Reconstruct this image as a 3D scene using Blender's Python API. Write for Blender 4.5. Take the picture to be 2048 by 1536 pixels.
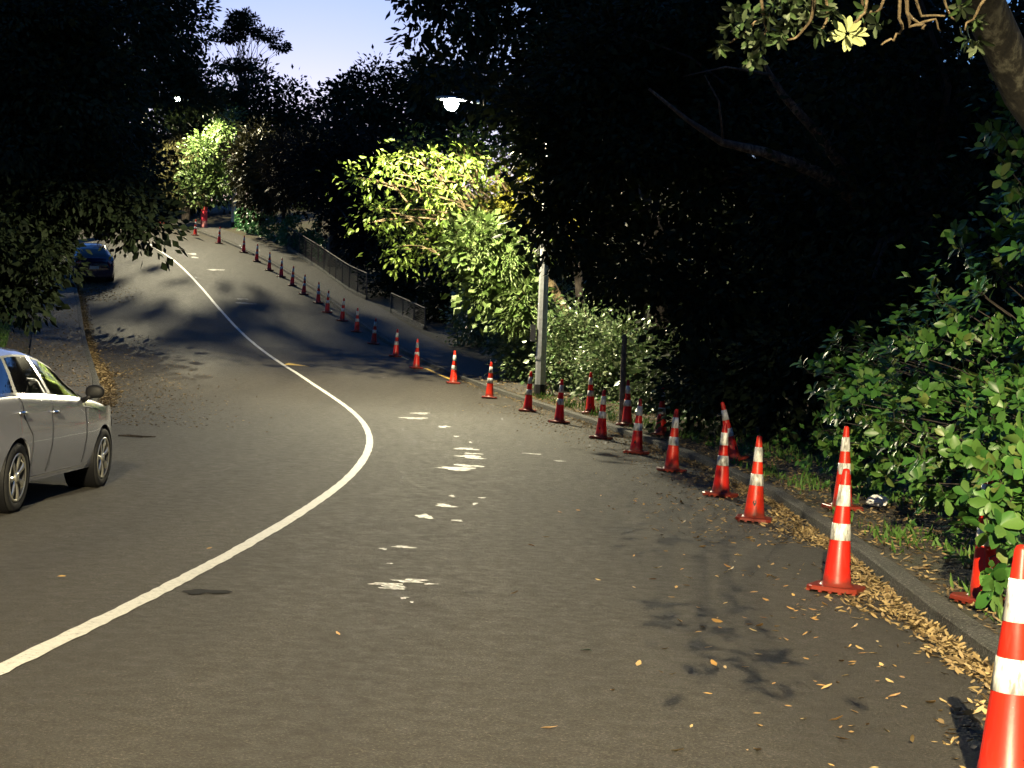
import bpy, bmesh, math, random
import numpy as np
from mathutils import Vector, Matrix, Euler

sc = bpy.context.scene
for o in list(bpy.data.objects): bpy.data.objects.remove(o)
COL = sc.collection
PI = math.pi
rad = math.radians

# ------------------------------------------------------------------ camera
cd = bpy.data.cameras.new('camera'); cam = bpy.data.objects.new('camera', cd); COL.objects.link(cam)
cam.location = (0, 0, 1.6); cam.rotation_euler = (PI/2, rad(-1.0), 0)
cd.sensor_fit = 'HORIZONTAL'; cd.sensor_width = 36; cd.lens = 53.61; cd.shift_y = -53/2048
cd.clip_start = 0.05; cd.clip_end = 3000
sc.camera = cam

# ------------------------------------------------------------------ dusk sky
SUN_EL, SUN_AZ = rad(1.0), rad(-8)
w = bpy.data.worlds.new('World'); sc.world = w; w.use_nodes = True
nt = w.node_tree; bg = nt.nodes['Background']
sky = nt.nodes.new('ShaderNodeTexSky'); sky.sky_type = 'NISHITA'; sky.sun_disc = False
sky.sun_elevation = SUN_EL; sky.sun_rotation = SUN_AZ
sky.air_density = 1.0; sky.dust_density = 0.5; sky.ozone_density = 4.4
nt.links.new(sky.outputs[0], bg.inputs[0]); bg.inputs[1].default_value = 0.13
sl = bpy.data.lights.new('sun', 'SUN'); sl.energy = 0.003; sl.angle = rad(12); sl.color = (1, .85, .7)
so = bpy.data.objects.new('sun', sl); COL.objects.link(so)
sd = Vector((math.sin(SUN_AZ)*math.cos(SUN_EL), math.cos(SUN_AZ)*math.cos(SUN_EL), math.sin(SUN_EL)))
so.rotation_euler = sd.to_track_quat('Z', 'Y').to_euler()
vs = sc.view_settings; vs.view_transform = 'Standard'; vs.look = 'None'; vs.exposure = 2.6; vs.gamma = 1
vs.use_curve_mapping = False
sc.cycles.use_denoising = True; sc.cycles.use_adaptive_sampling = True; sc.cycles.adaptive_threshold = .02
sc.cycles.max_bounces = 4; sc.cycles.diffuse_bounces = 1; sc.cycles.glossy_bounces = 2
sc.cycles.sample_clamp_indirect = 4

# ------------------------------------------------------------------ materials
def newmat(name):
    m = bpy.data.materials.new(name); m.use_nodes = True
    return m, m.node_tree, m.node_tree.nodes['Principled BSDF']
def ramp(nt, fac, stops):
    r = nt.nodes.new('ShaderNodeValToRGB'); e = r.color_ramp.elements
    while len(e) < len(stops): e.new(.5)
    for i, (p, c) in enumerate(stops):
        e[i].position = p; e[i].color = (c[0], c[1], c[2], 1) if not isinstance(c, (int, float)) else (c, c, c, 1)
    nt.links.new(fac, r.inputs[0]); return r.outputs[0]
def noise(nt, scale, detail=4, rough=.6, coord='Object', stretch=None):
    tc = nt.nodes.new('ShaderNodeTexCoord'); n = nt.nodes.new('ShaderNodeTexNoise')
    n.inputs['Scale'].default_value = scale; n.inputs['Detail'].default_value = detail; n.inputs['Roughness'].default_value = rough
    src = tc.outputs[coord]
    if stretch:
        mp = nt.nodes.new('ShaderNodeMapping'); mp.inputs['Scale'].default_value = stretch
        nt.links.new(src, mp.inputs[0]); src = mp.outputs[0]
    nt.links.new(src, n.inputs['Vector']); return n.outputs['Fac']
def mixc(nt, fac, a, b, mode='MIX'):
    m = nt.nodes.new('ShaderNodeMix'); m.data_type = 'RGBA'; m.blend_type = mode
    def put(s, v):
        if hasattr(v, 'links') or hasattr(v, 'is_output'): nt.links.new(v, s)
        elif isinstance(v, (int, float)): s.default_value = v
        else: s.default_value = (v[0], v[1], v[2], 1)
    put(m.inputs[0], fac); put(m.inputs[6], a); put(m.inputs[7], b); return m.outputs[2]
def bump(nt, p, h, strength, dist=.01):
    b = nt.nodes.new('ShaderNodeBump'); b.inputs['Strength'].default_value = strength; b.inputs['Distance'].default_value = dist
    nt.links.new(h, b.inputs['Height']); nt.links.new(b.outputs[0], p.inputs['Normal'])
def simple(name, col, rough=.6, spec=.5, metal=0, nscale=None, var=.25, bmp=0, coat=0):
    m, nt, p = newmat(name)
    p.inputs['Roughness'].default_value = rough; p.inputs['Specular IOR Level'].default_value = spec
    p.inputs['Metallic'].default_value = metal; p.inputs['Coat Weight'].default_value = coat
    if nscale:
        n = noise(nt, nscale)
        nt.links.new(ramp(nt, n, [(.25, [c*(1-var) for c in col]), (.75, [min(1, c*(1+var)) for c in col])]), p.inputs['Base Color'])
        if bmp: bump(nt, p, n, bmp)
    else: p.inputs['Base Color'].default_value = (*col, 1)
    return m
def leafmat(name, cols, rough=.45, spec=.4, transl=.15):
    m, nt, p = newmat(name)
    g = nt.nodes.new('ShaderNodeNewGeometry'); oi = nt.nodes.new('ShaderNodeObjectInfo')
    ad = nt.nodes.new('ShaderNodeMath'); ad.operation = 'ADD'
    nt.links.new(g.outputs['Random Per Island'], ad.inputs[0]); nt.links.new(oi.outputs['Random'], ad.inputs[1])
    fr = nt.nodes.new('ShaderNodeMath'); fr.operation = 'FRACT'; nt.links.new(ad.outputs[0], fr.inputs[0])
    c = ramp(nt, fr.outputs[0], [(i/(max(1, len(cols)-1)), k) for i, k in enumerate(cols)])
    nt.links.new(c, p.inputs['Base Color'])
    p.inputs['Roughness'].default_value = rough; p.inputs['Specular IOR Level'].default_value = spec
    if transl:
        t = nt.nodes.new('ShaderNodeBsdfTranslucent'); nt.links.new(c, t.inputs[0])
        mx = nt.nodes.new('ShaderNodeMixShader'); mx.inputs[0].default_value = transl
        out = nt.nodes['Material Output']
        nt.links.new(p.outputs[0], mx.inputs[1]); nt.links.new(t.outputs[0], mx.inputs[2]); nt.links.new(mx.outputs[0], out.inputs[0])
    return m
def emit(name, col, s):
    m = bpy.data.materials.new(name); m.use_nodes = True; nt = m.node_tree
    nt.nodes.remove(nt.nodes['Principled BSDF']); e = nt.nodes.new('ShaderNodeEmission')
    e.inputs[0].default_value = (*col, 1); e.inputs[1].default_value = s
    nt.links.new(e.outputs[0], nt.nodes['Material Output'].inputs[0]); return m

def asphalt_mat(name, lo, hi, patch):
    m, nt, p = newmat(name)
    fine = noise(nt, 75, 3, .85); mid = noise(nt, 9, 5, .65); big = noise(nt, .35, 4, .6)
    c = ramp(nt, fine, [(.36, [x*.55 for x in lo]), (.46, lo), (.54, [(a+b)/2 for a, b in zip(lo, hi)]), (.62, hi), (.7, [min(1, x*3.2) for x in hi])])
    c = mixc(nt, ramp(nt, mid, [(.3, .0), (.75, .35)]), c, [x*.5 for x in hi])
    c = mixc(nt, ramp(nt, big, [(.35, 0), (.7, .35)]), c, patch)
    trk = noise(nt, 1, 3, .55, stretch=(1.1, .05, 1)); c = mixc(nt, ramp(nt, trk, [(.4, 0), (.62, .45)]), c, [x*.8 for x in lo])
    spot = noise(nt, 3.1, 2, .5); c = mixc(nt, ramp(nt, spot, [(.68, 0), (.74, .5)]), c, [x*.6 for x in lo])
    nt.links.new(c, p.inputs['Base Color'])
    nt.links.new(ramp(nt, mid, [(.3, .68), (.7, .9)]), p.inputs['Roughness'])
    p.inputs['Specular IOR Level'].default_value = .25
    bump(nt, p, fine, .8, .012)
    return m
def paint_mat(name, col, wear=.5):
    m, nt, p = newmat(name)
    n = noise(nt, 60, 3, .7); n2 = noise(nt, 4, 4, .6)
    c = ramp(nt, n, [(.3, [x*.72 for x in col]), (.55, col)])
    c = mixc(nt, ramp(nt, n2, [(.55, 0), (.8, wear)]), c, [x*.45 for x in col])
    nt.links.new(c, p.inputs['Base Color']); p.inputs['Roughness'].default_value = .6
    bump(nt, p, n, .4, .004); return m
def kerb_mat():
    m, nt, p = newmat('kerb_stone')
    v = noise(nt, 55, 3, .7); b = noise(nt, 2.2, 4, .6)
    c = ramp(nt, v, [(.38, (.016, .015, .012)), (.5, (.05, .047, .04)), (.58, (.09, .085, .072)), (.68, (.3, .28, .24))])
    c = mixc(nt, ramp(nt, b, [(.4, 0), (.7, .55)]), c, (.03, .034, .022))
    nt.links.new(c, p.inputs['Base Color']); p.inputs['Roughness'].default_value = .85; bump(nt, p, v, 1, .03); return m
def bark_mat(name, a, b, c3, sc1=9):
    m, nt, p = newmat(name)
    n = noise(nt, sc1, 6, .7, stretch=(1, 1, .45)); n2 = noise(nt, 2.5, 3)
    c = ramp(nt, n, [(.4, a), (.5, b), (.6, c3)])
    c = mixc(nt, ramp(nt, n2, [(.45, 0), (.6, .75)]), c, [x*.5 for x in b])
    nt.links.new(c, p.inputs['Base Color']); p.inputs['Roughness'].default_value = .9; bump(nt, p, n, 1, .03); return m
def cone_mat():
    m, nt, p = newmat('cone_orange')
    oi = nt.nodes.new('ShaderNodeObjectInfo'); n = noise(nt, 7, 4, .65); n2 = noise(nt, 30, 3, .6, stretch=(1, 1, .2))
    c = ramp(nt, oi.outputs['Random'], [(0, (.56, .015, .008)), (.5, (.64, .022, .008)), (1, (.68, .034, .01))])
    c = mixc(nt, ramp(nt, n, [(.45, 0), (.8, .45)]), c, (.28, .012, .009))
    c = mixc(nt, ramp(nt, n2, [(.56, 0), (.68, .4)]), c, (.1, .05, .035))
    tc = nt.nodes.new('ShaderNodeTexCoord'); sx = nt.nodes.new('ShaderNodeSeparateXYZ'); nt.links.new(tc.outputs['Object'], sx.inputs[0])
    ad = nt.nodes.new('ShaderNodeMath'); ad.operation = 'MULTIPLY_ADD'; nt.links.new(n, ad.inputs[0]); ad.inputs[1].default_value = -.16; nt.links.new(sx.outputs[2], ad.inputs[2])
    c = mixc(nt, ramp(nt, ad.outputs[0], [(.0, .75), (.07, .0)]), c, (.10, .035, .022))
    nt.links.new(c, p.inputs['Base Color']); p.inputs['Roughness'].default_value = .38; p.inputs['Specular IOR Level'].default_value = .4
    bump(nt, p, n, .12, .01)
    t = nt.nodes.new('ShaderNodeBsdfTranslucent'); nt.links.new(c, t.inputs[0]); mx = nt.nodes.new('ShaderNodeMixShader'); mx.inputs[0].default_value = .3
    nt.links.new(p.outputs[0], mx.inputs[1]); nt.links.new(t.outputs[0], mx.inputs[2]); nt.links.new(mx.outputs[0], nt.nodes['Material Output'].inputs[0]); return m
def band_mat():
    m, nt, p = newmat('reflective_white')
    oi = nt.nodes.new('ShaderNodeObjectInfo')
    n = noise(nt, 22, 4, .7, stretch=(1, 1, .25)); n2 = noise(nt, 160, 2)
    c = ramp(nt, n, [(.4, (.2, .19, .175)), (.48, (.44, .43, .41)), (.56, (.62, .61, .58))])
    c = mixc(nt, ramp(nt, n2, [(.6, 0), (.75, .35)]), c, (.25, .24, .22))
    nt.links.new(c, p.inputs['Base Color']); p.inputs['Roughness'].default_value = .38; return m
def dirt_mat():
    m, nt, p = newmat('leafy_soil')
    n = noise(nt, 28, 5, .7); b = noise(nt, 1.3, 4)
    c = ramp(nt, n, [(.3, (.012, .009, .006)), (.5, (.04, .03, .018)), (.68, (.1, .075, .04)), (.8, (.18, .13, .07))])
    c = mixc(nt, ramp(nt, b, [(.45, 0), (.65, .7)]), c, (.025, .035, .012))
    nt.links.new(c, p.inputs['Base Color']); p.inputs['Roughness'].default_value = .95; bump(nt, p, n, 1, .04); return m

M = {}
M['asphalt'] = asphalt_mat('asphalt', (.028, .0245, .0195), (.076, .067, .052), (.040, .0355, .029))
M['path_asphalt'] = asphalt_mat('path_asphalt', (.04, .037, .033), (.09, .085, .078), (.06, .052, .044))
M['path_concrete'] = asphalt_mat('path_concrete', (.06, .055, .05), (.14, .13, .115), (.09, .075, .06))
M['paint'] = paint_mat('road_paint_white', (.54, .52, .46), .5)
M['paint_worn'] = paint_mat('road_paint_worn', (.36, .35, .32), .6)
_nt = M['paint_worn'].node_tree; _p = _nt.nodes['Principled BSDF']; _src = _p.inputs['Base Color'].links[0].from_socket
_nt.links.new(mixc(_nt, ramp(_nt, noise(_nt, 17, 5, .8), [(.44, 0), (.52, 1)]), _src, (.05, .045, .037)), _p.inputs['Base Color'])
_nt = M['paint'].node_tree; _p = _nt.nodes['Principled BSDF']; _src = _p.inputs['Base Color'].links[0].from_socket
_nt.links.new(mixc(_nt, ramp(_nt, noise(_nt, 30, 5, .85), [(.54, 0), (.64, .8)]), _src, (.07, .062, .05)), _p.inputs['Base Color'])
M['paint_yellow'] = paint_mat('road_paint_yellow', (.6, .38, .05), .6)
M['tar'] = simple('tar_patch', (.012, .012, .013), .95, .08, nscale=40)
M['kerb'] = kerb_mat()
M['soil'] = dirt_mat()
M['cone'] = cone_mat(); M['band'] = band_mat()
M['print'] = simple('black_print', (.012, .01, .01), .5, .3)
M['litter'] = leafmat('dry_leaves', [(.05, .03, .015), (.24, .17, .08), (.34, .25, .12), (.14, .09, .04), (.30, .22, .12), (.09, .06, .03)], .75, .15, .1)
M['dryleaf'] = leafmat('dry_leaf', [(.3, .17, .05), (.42, .27, .1), (.38, .2, .06), (.46, .34, .15), (.22, .1, .04)], .6, .25, .05)
M['grass'] = leafmat('grass_blades', [(.04, .09, .014), (.065, .14, .024), (.09, .15, .035)], .6, .25, .2)
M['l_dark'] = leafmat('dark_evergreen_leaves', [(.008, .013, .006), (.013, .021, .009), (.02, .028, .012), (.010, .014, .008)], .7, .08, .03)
M['l_olive'] = leafmat('olive_leaves', [(.022, .022, .008), (.036, .034, .011), (.028, .026, .01)], .6, .15, .08)
M['l_grey'] = leafmat('grey_brown_foliage', [(.010, .009, .007), (.017, .015, .011), (.013, .013, .009)], .7, .08, .05)
M['l_lit'] = leafmat('yellow_green_leaves', [(.05, .09, .012), (.085, .13, .019), (.115, .155, .03), (.065, .11, .015)], .45, .35, .35)
M['l_yellow'] = leafmat('golden_leaves', [(.17, .17, .02), (.26, .24, .03), (.2, .2, .04)], .5, .3, .25)
M['l_willow'] = leafmat('pale_green_leaves', [(.06, .105, .022), (.095, .145, .04), (.13, .17, .065)], .5, .3, .25)
M['l_gloss'] = leafmat('glossy_green_leaves', [(.018, .06, .012), (.035, .105, .018), (.05, .135, .024), (.085, .16, .034), (.03, .085, .016), (.06, .13, .03), (.12, .15, .04)], .4, .3, .15)
M['l_shrub'] = leafmat('shrub_leaves', [(.05, .09, .03), (.08, .13, .045), (.16, .19, .10), (.06, .1, .03)], .3, .5, .15)
M['l_poh'] = leafmat('leathery_leaves', [(.05, .09, .03), (.075, .13, .04), (.11, .15, .07), (.16, .19, .11)], .5, .35, .1)
M['l_pohpale'] = leafmat('pale_underside_leaves', [(.36, .40, .17), (.42, .45, .2)], .6, .25, .1)
M['l_far'] = leafmat('far_green_leaves', [(.03, .055, .015), (.055, .09, .025), (.08, .115, .035)], .45, .3, .2)
M['l_ivy'] = leafmat('ivy_leaves', [(.02, .08, .022), (.035, .12, .035), (.05, .14, .045)], .35, .45, .1)
M['bark'] = bark_mat('bark_dark', (.014, .010, .008), (.032, .024, .018), (.06, .047, .036))
M['bark_red'] = bark_mat('bark_reddish', (.02, .012, .009), (.08, .05, .035), (.17, .13, .09), 12)
M['bark_pale'] = bark_mat('bark_mottled', (.006, .005, .004), (.02, .017, .012), (.085, .08, .06), 9)
M['twig'] = bark_mat('twig_tan', (.13, .09, .045), (.25, .18, .095), (.34, .26, .15), 20)
M['twig_red'] = bark_mat('twig_reddish', (.1, .05, .03), (.17, .1, .055), (.24, .16, .09), 15)
M['galv'] = simple('galvanised_steel', (.36, .37, .38), .5, .5, .55, nscale=14, var=.25, bmp=.1)
M['bitumen'] = simple('bitumen_band', (.015, .015, .016), .7, .3, nscale=20)
M['lampgrey'] = simple('lamp_housing_grey', (.2, .2, .2), .5, .5, .3)
M['glow'] = emit('lamp_lens', (1, .95, .84), 90); M['glow'].cycles.emission_sampling = 'NONE'
M['wood'] = bark_mat('weathered_wood', (.09, .065, .045), (.17, .125, .09), (.24, .19, .14), 18)
M['wire'] = simple('fence_steel', (.03, .031, .034), .7, .35, .2, nscale=20)
M['red'] = simple('red_panel', (.55, .03, .045), .5, .4, nscale=6, var=.2)
M['pinkish'] = simple('faded_red_panel', (.45, .16, .15), .6, .3, nscale=10, var=.3)
M['paper'] = simple('white_paper', (.75, .75, .73), .8, .2)
M['silver'] = simple('silver_paint', (.47, .48, .53), .25, .5, .55, coat=1)
M['navy'] = simple('navy_paint', (.01, .014, .05), .25, .5, .3, coat=1)
M['carglass'] = simple('dark_car_glass', (.004, .004, .005), .03, .6, coat=.6)
M['blackplastic'] = simple('black_plastic', (.006, .006, .007), .55, .2)
M['rubber'] = simple('tyre_rubber', (.014, .014, .014), .8, .25, nscale=40, var=.3)
M['alloy'] = simple('alloy_rim', (.62, .6, .52), .28, .5, .85)
M['rimdark'] = simple('rim_dark', (.03, .03, .032), .4, .5, .4)
M['chrome'] = simple('chrome', (.75, .75, .75), .12, .5, 1)
M['tail'] = simple('tail_lamp_red', (.25, .01, .01), .2, .5, coat=.8)
M['platew'] = simple('number_plate', (.6, .6, .58), .5, .4)

# ------------------------------------------------------------------ mesh helpers
def link(name, me, mat=None, parent=None, smooth=False):
    o = bpy.data.objects.new(name, me); COL.objects.link(o)
    if mat is not None and not me.materials: me.materials.append(mat)
    if parent is not None: o.parent = parent
    if smooth: me.polygons.foreach_set('use_smooth', [True]*len(me.polygons))
    return o
def pydata(name, v, f, mat, parent=None, smooth=False):
    me = bpy.data.meshes.new(name); me.from_pydata([tuple(map(float, p)) for p in v], [], f); me.update()
    return link(name, me, mat, parent, smooth)
class MB:
    def __init__(s): s.v = []; s.f = []
    def add(s, v, f):
        n = len(s.v); s.v += [tuple(p) for p in v]; s.f += [tuple(i+n for i in q) for q in f]; return s
    def box(s, c, d, rz=0):
        x, y, z = [k/2 for k in d]; ca, sa = math.cos(rz), math.sin(rz)
        v = [(a*x, b*y, e*z) for e in (-1, 1) for a, b in ((-1, -1), (1, -1), (1, 1), (-1, 1))]
        v = [(c[0]+p[0]*ca-p[1]*sa, c[1]+p[0]*sa+p[1]*ca, c[2]+p[2]) for p in v]
        return s.add(v, [(3, 2, 1, 0), (4, 5, 6, 7), (0, 1, 5, 4), (1, 2, 6, 5), (2, 3, 7, 6), (3, 0, 4, 7)])
    def tube(s, pts, rr, n=8, cap=True):
        pts = [Vector(p) for p in pts]
        if isinstance(rr, (int, float)): rr = [rr]*len(pts)
        v = []; f = []; ref = Vector((.31, .17, .93)).normalized(); prev = None
        for i, p in enumerate(pts):
            t = (pts[min(i+1, len(pts)-1)]-pts[max(i-1, 0)])
            t = t.normalized() if t.length > 1e-9 else Vector((0, 0, 1))
            a = prev if prev is not None else (ref if abs(t.dot(ref)) < .9 else Vector((1, 0, 0)))
            a = (a-t*a.dot(t)); a = a.normalized() if a.length > 1e-6 else t.orthogonal().normalized(); prev = a; b = t.cross(a)
            for k in range(n):
                an = 2*PI*k/n; q = p+(a*math.cos(an)+b*math.sin(an))*rr[i]; v.append(q[:])
        for i in range(len(pts)-1):
            for k in range(n):
                k2 = (k+1) % n; f.append((i*n+k, i*n+k2, (i+1)*n+k2, (i+1)*n+k))
        if cap: f.append(tuple(range(n-1, -1, -1))); f.append(tuple((len(pts)-1)*n+k for k in range(n)))
        return s.add(v, f)
    def lathe(s, prof, n=24, close=False):       # prof [(r,z)] round z
        v = []; f = []
        for r, z in prof:
            for k in range(n): v.append((r*math.cos(2*PI*k/n), r*math.sin(2*PI*k/n), z))
        m = len(prof)
        for i in range(m-1 if not close else m):
            j = (i+1) % m
            for k in range(n):
                k2 = (k+1) % n; f.append((i*n+k, i*n+k2, j*n+k2, j*n+k))
        return s.add(v, f)
    def build(s, name, mat, parent=None, smooth=False, off=(0, 0, 0)):
        v = [(p[0]-off[0], p[1]-off[1], p[2]-off[2]) for p in s.v]
        return pydata(name, v, s.f, mat, parent, smooth)
def tag(o, label=None, cat=None, group=None, kind=None):
    if label: o['label'] = label
    if cat: o['category'] = cat
    if group: o['group'] = group
    if kind: o['kind'] = kind
    return o
def empty(name, loc, label=None, cat=None, group=None):
    o = bpy.data.objects.new(name, None); COL.objects.link(o); o.location = loc; o.empty_display_size = .2
    return tag(o, label, cat, group)
def copy_tree(src, parent=None):
    c = src.copy(); COL.objects.link(c)
    if parent is not None: c.parent = parent
    for ch in list(src.children): copy_tree(ch, c)
    return c

# leaf templates: (verts along x, width y, normal z), faces
T_RH = (np.array([(0, 0, 0), (.45, .24, .07), (1, 0, 0), (.45, -.24, .07)]), [(0, 2, 1), (0, 3, 2)])
T_IN = (np.array([(0, 0, 0), (.5, .34, .06), (1, 0, 0), (.5, -.34, .06)]), [(0, 2, 1), (0, 3, 2)])
T_SLIM = (np.array([(0, 0, 0), (.4, .11, .03), (1, 0, -.08), (.4, -.11, .03)]), [(0, 2, 1), (0, 3, 2)])
def t_leaf(wd, peak=.55, curl=-.12):
    v = [(0, 0, 0), (.25, wd*.62, .05), (peak, wd, .06), (.86, wd*.6, .02+curl*.6), (1, 0, curl), (.86, -wd*.6, .02+curl*.6), (peak, -wd, .06), (.25, -wd*.62, .05), (.5, 0, 0)]
    return (np.array(v), [(0, 8, 2, 1), (8, 4, 3, 2), (0, 7, 6, 8), (8, 6, 5, 4)])
T_OBO = t_leaf(.27, .62, -.1)
T_ELL = t_leaf(.19, .5, -.1)
T_DRY = t_leaf(.16, .5, .14)

def leaf_mesh(name, tmpl, P, A, N, L):
    V0, F0 = tmpl; n = len(P); k = len(V0)
    A = A/np.maximum(np.linalg.norm(A, axis=1, keepdims=True), 1e-9)
    B = np.cross(N, A); B /= np.maximum(np.linalg.norm(B, axis=1, keepdims=True), 1e-9)
    C = np.cross(A, B); L = np.broadcast_to(L, (n,))[:, None, None]
    V = P[:, None, :]+L*(V0[None, :, 0:1]*A[:, None, :]+V0[None, :, 1:2]*B[:, None, :]+V0[None, :, 2:3]*C[:, None, :])
    me = bpy.data.meshes.new(name); me.vertices.add(n*k); me.vertices.foreach_set('co', V.reshape(-1).astype(np.float32))
    lt = np.concatenate([np.array(q) for q in F0]); nl = len(lt); sizes = np.array([len(q) for q in F0]); st = np.concatenate([[0], np.cumsum(sizes)[:-1]])
    loops = (lt[None, :]+(np.arange(n)*k)[:, None]).reshape(-1).astype(np.int32)
    me.loops.add(n*nl); me.loops.foreach_set('vertex_index', loops)
    me.polygons.add(n*len(F0))
    me.polygons.foreach_set('loop_start', (st[None, :]+(np.arange(n)*nl)[:, None]).reshape(-1).astype(np.int32))
    me.update(calc_edges=True); return me

# ------------------------------------------------------------------ the lie of the land (metres; camera foot near origin, road runs +Y and bends left uphill)
PX = [1.11421e-09, -3.24017e-07, 3.53652e-05, -0.00176567, 0.0353695, -0.222673, 2.28897]
PZ = [-7.29602e-09, 1.45487e-06, -9.59356e-05, 0.00398984, -0.0710426, 0.337903]
def Xc(y):
    if y < 4: return 1.86-.004*(4-y)**1.5*0-.02*(4-y)
    if y > 89: e = min(y, 150)-89; return -18.80-.476*e-.0055*e*e-(.8*(y-150) if y > 150 else 0)
    return float(np.polyval(PX, y))
def Zc(y):
    if y < 5: return .0713-.004*(5-max(y, -60))
    if y > 89: e = min(y, 150)-89; return 8.527+.17*e-.0012*e*e
    return float(np.polyval(PZ, y))
CF = .038
def G(x, y): return Zc(y)+CF*min(max(Xc(y)-x, -1.2), 11)
WLT = [(-80, 9.0), (15, 9.1), (25.75, 9.4), (31, 9.55), (39, 9.82), (43.35, 9.9), (47.75, 10), (58.65, 10.23), (67, 10.36), (160, 10.5)]
def WL(y): return float(np.interp(y, [a for a, b in WLT], [b for a, b in WLT]))
RK = -.6
def verge_r(y): return Zc(y)+CF*RK+.115          # top of the right kerb and what lies behind it
def verge_l(y): return Zc(y)+CF*WL(y)+.12
rng = np.random.default_rng(7); random.seed(11)
def hsh(x, y): return math.sin(x*1.7+y*.9)*.5+math.sin(x*3.9-y*2.3+1)*.3+math.sin(x*9.1+y*7.7)*.2
def T(d, y):                                       # ground sheet height at offset d left of the cone row
    if d <= RK-.1:
        e = -d+RK-.1
        return verge_r(y)-.015+.022*hsh(d*2, y*2)*min(1, e*2)+.05*max(0, min(e, 30)-2.2)+.02*min(e, 2)*(y < 38)
    if d >= WL(y)+.1:
        e = d-WL(y)
        return verge_l(y)-.02+.02*hsh(d, y)+.05*max(0, min(e, 40)-2)
    return Zc(y)+CF*d-.12
def strip(name, ds, ys, zf, mat, parent=None, smooth=True):
    v = []; f = []
    for y in ys:
        for d in ds: 
            dd = d(y) if callable(d) else d
            v.append((Xc(y)-dd, y, zf(dd, y)))
    n = len(ds)
    for i in range(len(ys)-1):
        for k in range(n-1): f.append((i*n+k+1, i*n+k, (i+1)*n+k, (i+1)*n+k+1))
    return pydata(name, v, f, mat, parent, smooth)
YS = [-60, -40, -30, -20, -14, -10, -7]+[x*1.0-5 for x in range(0, 160)]+[158, 165, 180, 220, 300, 450, 700, 1100]
dsr = [-600, -250, -90, -40, -22, -14, -9, -6.5, -5, -4.2, -3.6, -3.1, -2.7, -2.35, -2.05, -1.8, -1.55, -1.3, -1.1, -.95, -.82, -.72]
dsl = [.08, .3, .6, .9, 1.2, 1.5, 1.8, 2.1, 2.5, 3, 3.6, 4.5, 6, 9, 14, 24, 50, 120, 300, 600]
GD = dsr+[-.68, 4]+[(lambda y, e=e: WL(y)+e) for e in [.06]+dsl[1:]]
gmesh = strip('ground', GD, YS, T, M['soil']); tag(gmesh, kind='structure')
YR = [-60, -40, -30, -20, -14, -10, -7]+[x*.8-5 for x in range(0, 200)]
roadd = [RK+.0]+[-.4, 0, .5, 1, 2, 3, 4, 5, 6, 7, 8]+[lambda y: WL(y)-.3, lambda y: WL(y)]
road = strip('road', roadd, YR, lambda d, y: Zc(y)+CF*d-.0015*0, M['asphalt']); tag(road, kind='structure')
def kerb(name, din, dout, ztop, ys, out):
    v = []; f = []; n = 6
    for y in ys:
        a, b = din(y), dout(y); zr = Zc(y)+CF*a; zt = ztop(y)+.004*hsh(y, 1.3); sgn = 1 if b > a else -1; j = .006*hsh(y*3, 2)
        for d, z in ((a+j, zr-.06), (a+sgn*.006+j, zt-.014), (a+sgn*.018+j, zt-.002), ((a+b)/2, zt), (b, zt-.004), (b+sgn*.006, zt-.12)):
            v.append((Xc(y)-d, y, z))
    for i in range(len(ys)-1):
        for k in range(n-1): f.append((i*n+k, i*n+k+1, (i+1)*n+k+1, (i+1)*n+k) if out else (i*n+k+1, i*n+k, (i+1)*n+k, (i+1)*n+k+1))
    o = pydata(name, v, f, M['kerb'], None, False); tag(o, kind='structure'); return o
yk = [-40, -30, -20, -12]+[x*.5-8 for x in range(0, 300)]
kerb('kerb_right', lambda y: RK, lambda y: RK-.16, verge_r, yk, False)
kerb('kerb_left', WL, lambda y: WL(y)+.15, verge_l, yk, True)
# footpaths
ypr = [38+.7*i for i in range(0, 150)]
pth = strip('footpath_right', [-.77, -1.2, -1.7, -2.35], ypr, lambda d, y: verge_r(y)+.006+(.02 if d < -2 else 0)*0, M['path_asphalt']); tag(pth, kind='structure')
ypl = [20+.8*i for i in range(0, 150)]
ptl = strip('footpath_left', [lambda y: WL(y)+.16, lambda y: WL(y)+.8, lambda y: WL(y)+1.75], ypl, lambda d, y: verge_l(y)+.014, M['path_concrete']); tag(ptl, kind='structure')

# ------------------------------------------------------------------ painted markings
LINE = [(-2.35, 3), (-2.3, 5.2), (-2.26, 6.8), (-2.23, 7.45), (-2.19, 8.2), (-2.16, 9.2), (-2.11, 10.45), (-2.05, 12.1), (-1.98, 14.45), (-1.95, 16.55), (-1.94, 18.55), (-2.03, 21.3), (-2.16, 23.55), (-2.39, 25.9), (-2.77, 28.75), (-3.4, 32.15), (-4.29, 36.05), (-5.84, 42.05), (-7.58, 47.8), (-9.44, 53.85), (-11.33, 60.05), (-13.53, 66.95), (-15.24, 71.85), (-16.94, 76.3), (-18.48, 79.65), (-19.3, 81.45), (-22.4, 88), (-26.5, 95), (-31, 102)]
def smoothline(pts, step):
    P = np.array(pts); s = np.concatenate([[0], np.cumsum(np.linalg.norm(np.diff(P, axis=0), axis=1))])
    q = np.arange(0, s[-1], step); X = np.interp(q, s, P[:, 0]); Y = np.interp(q, s, P[:, 1])
    for _ in range(250):
        X[1:-1] = (X[:-2]+2*X[1:-1]+X[2:])/4; Y[1:-1] = (Y[:-2]+2*Y[1:-1]+Y[2:])/4
    return np.stack([X, Y], 1)
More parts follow.
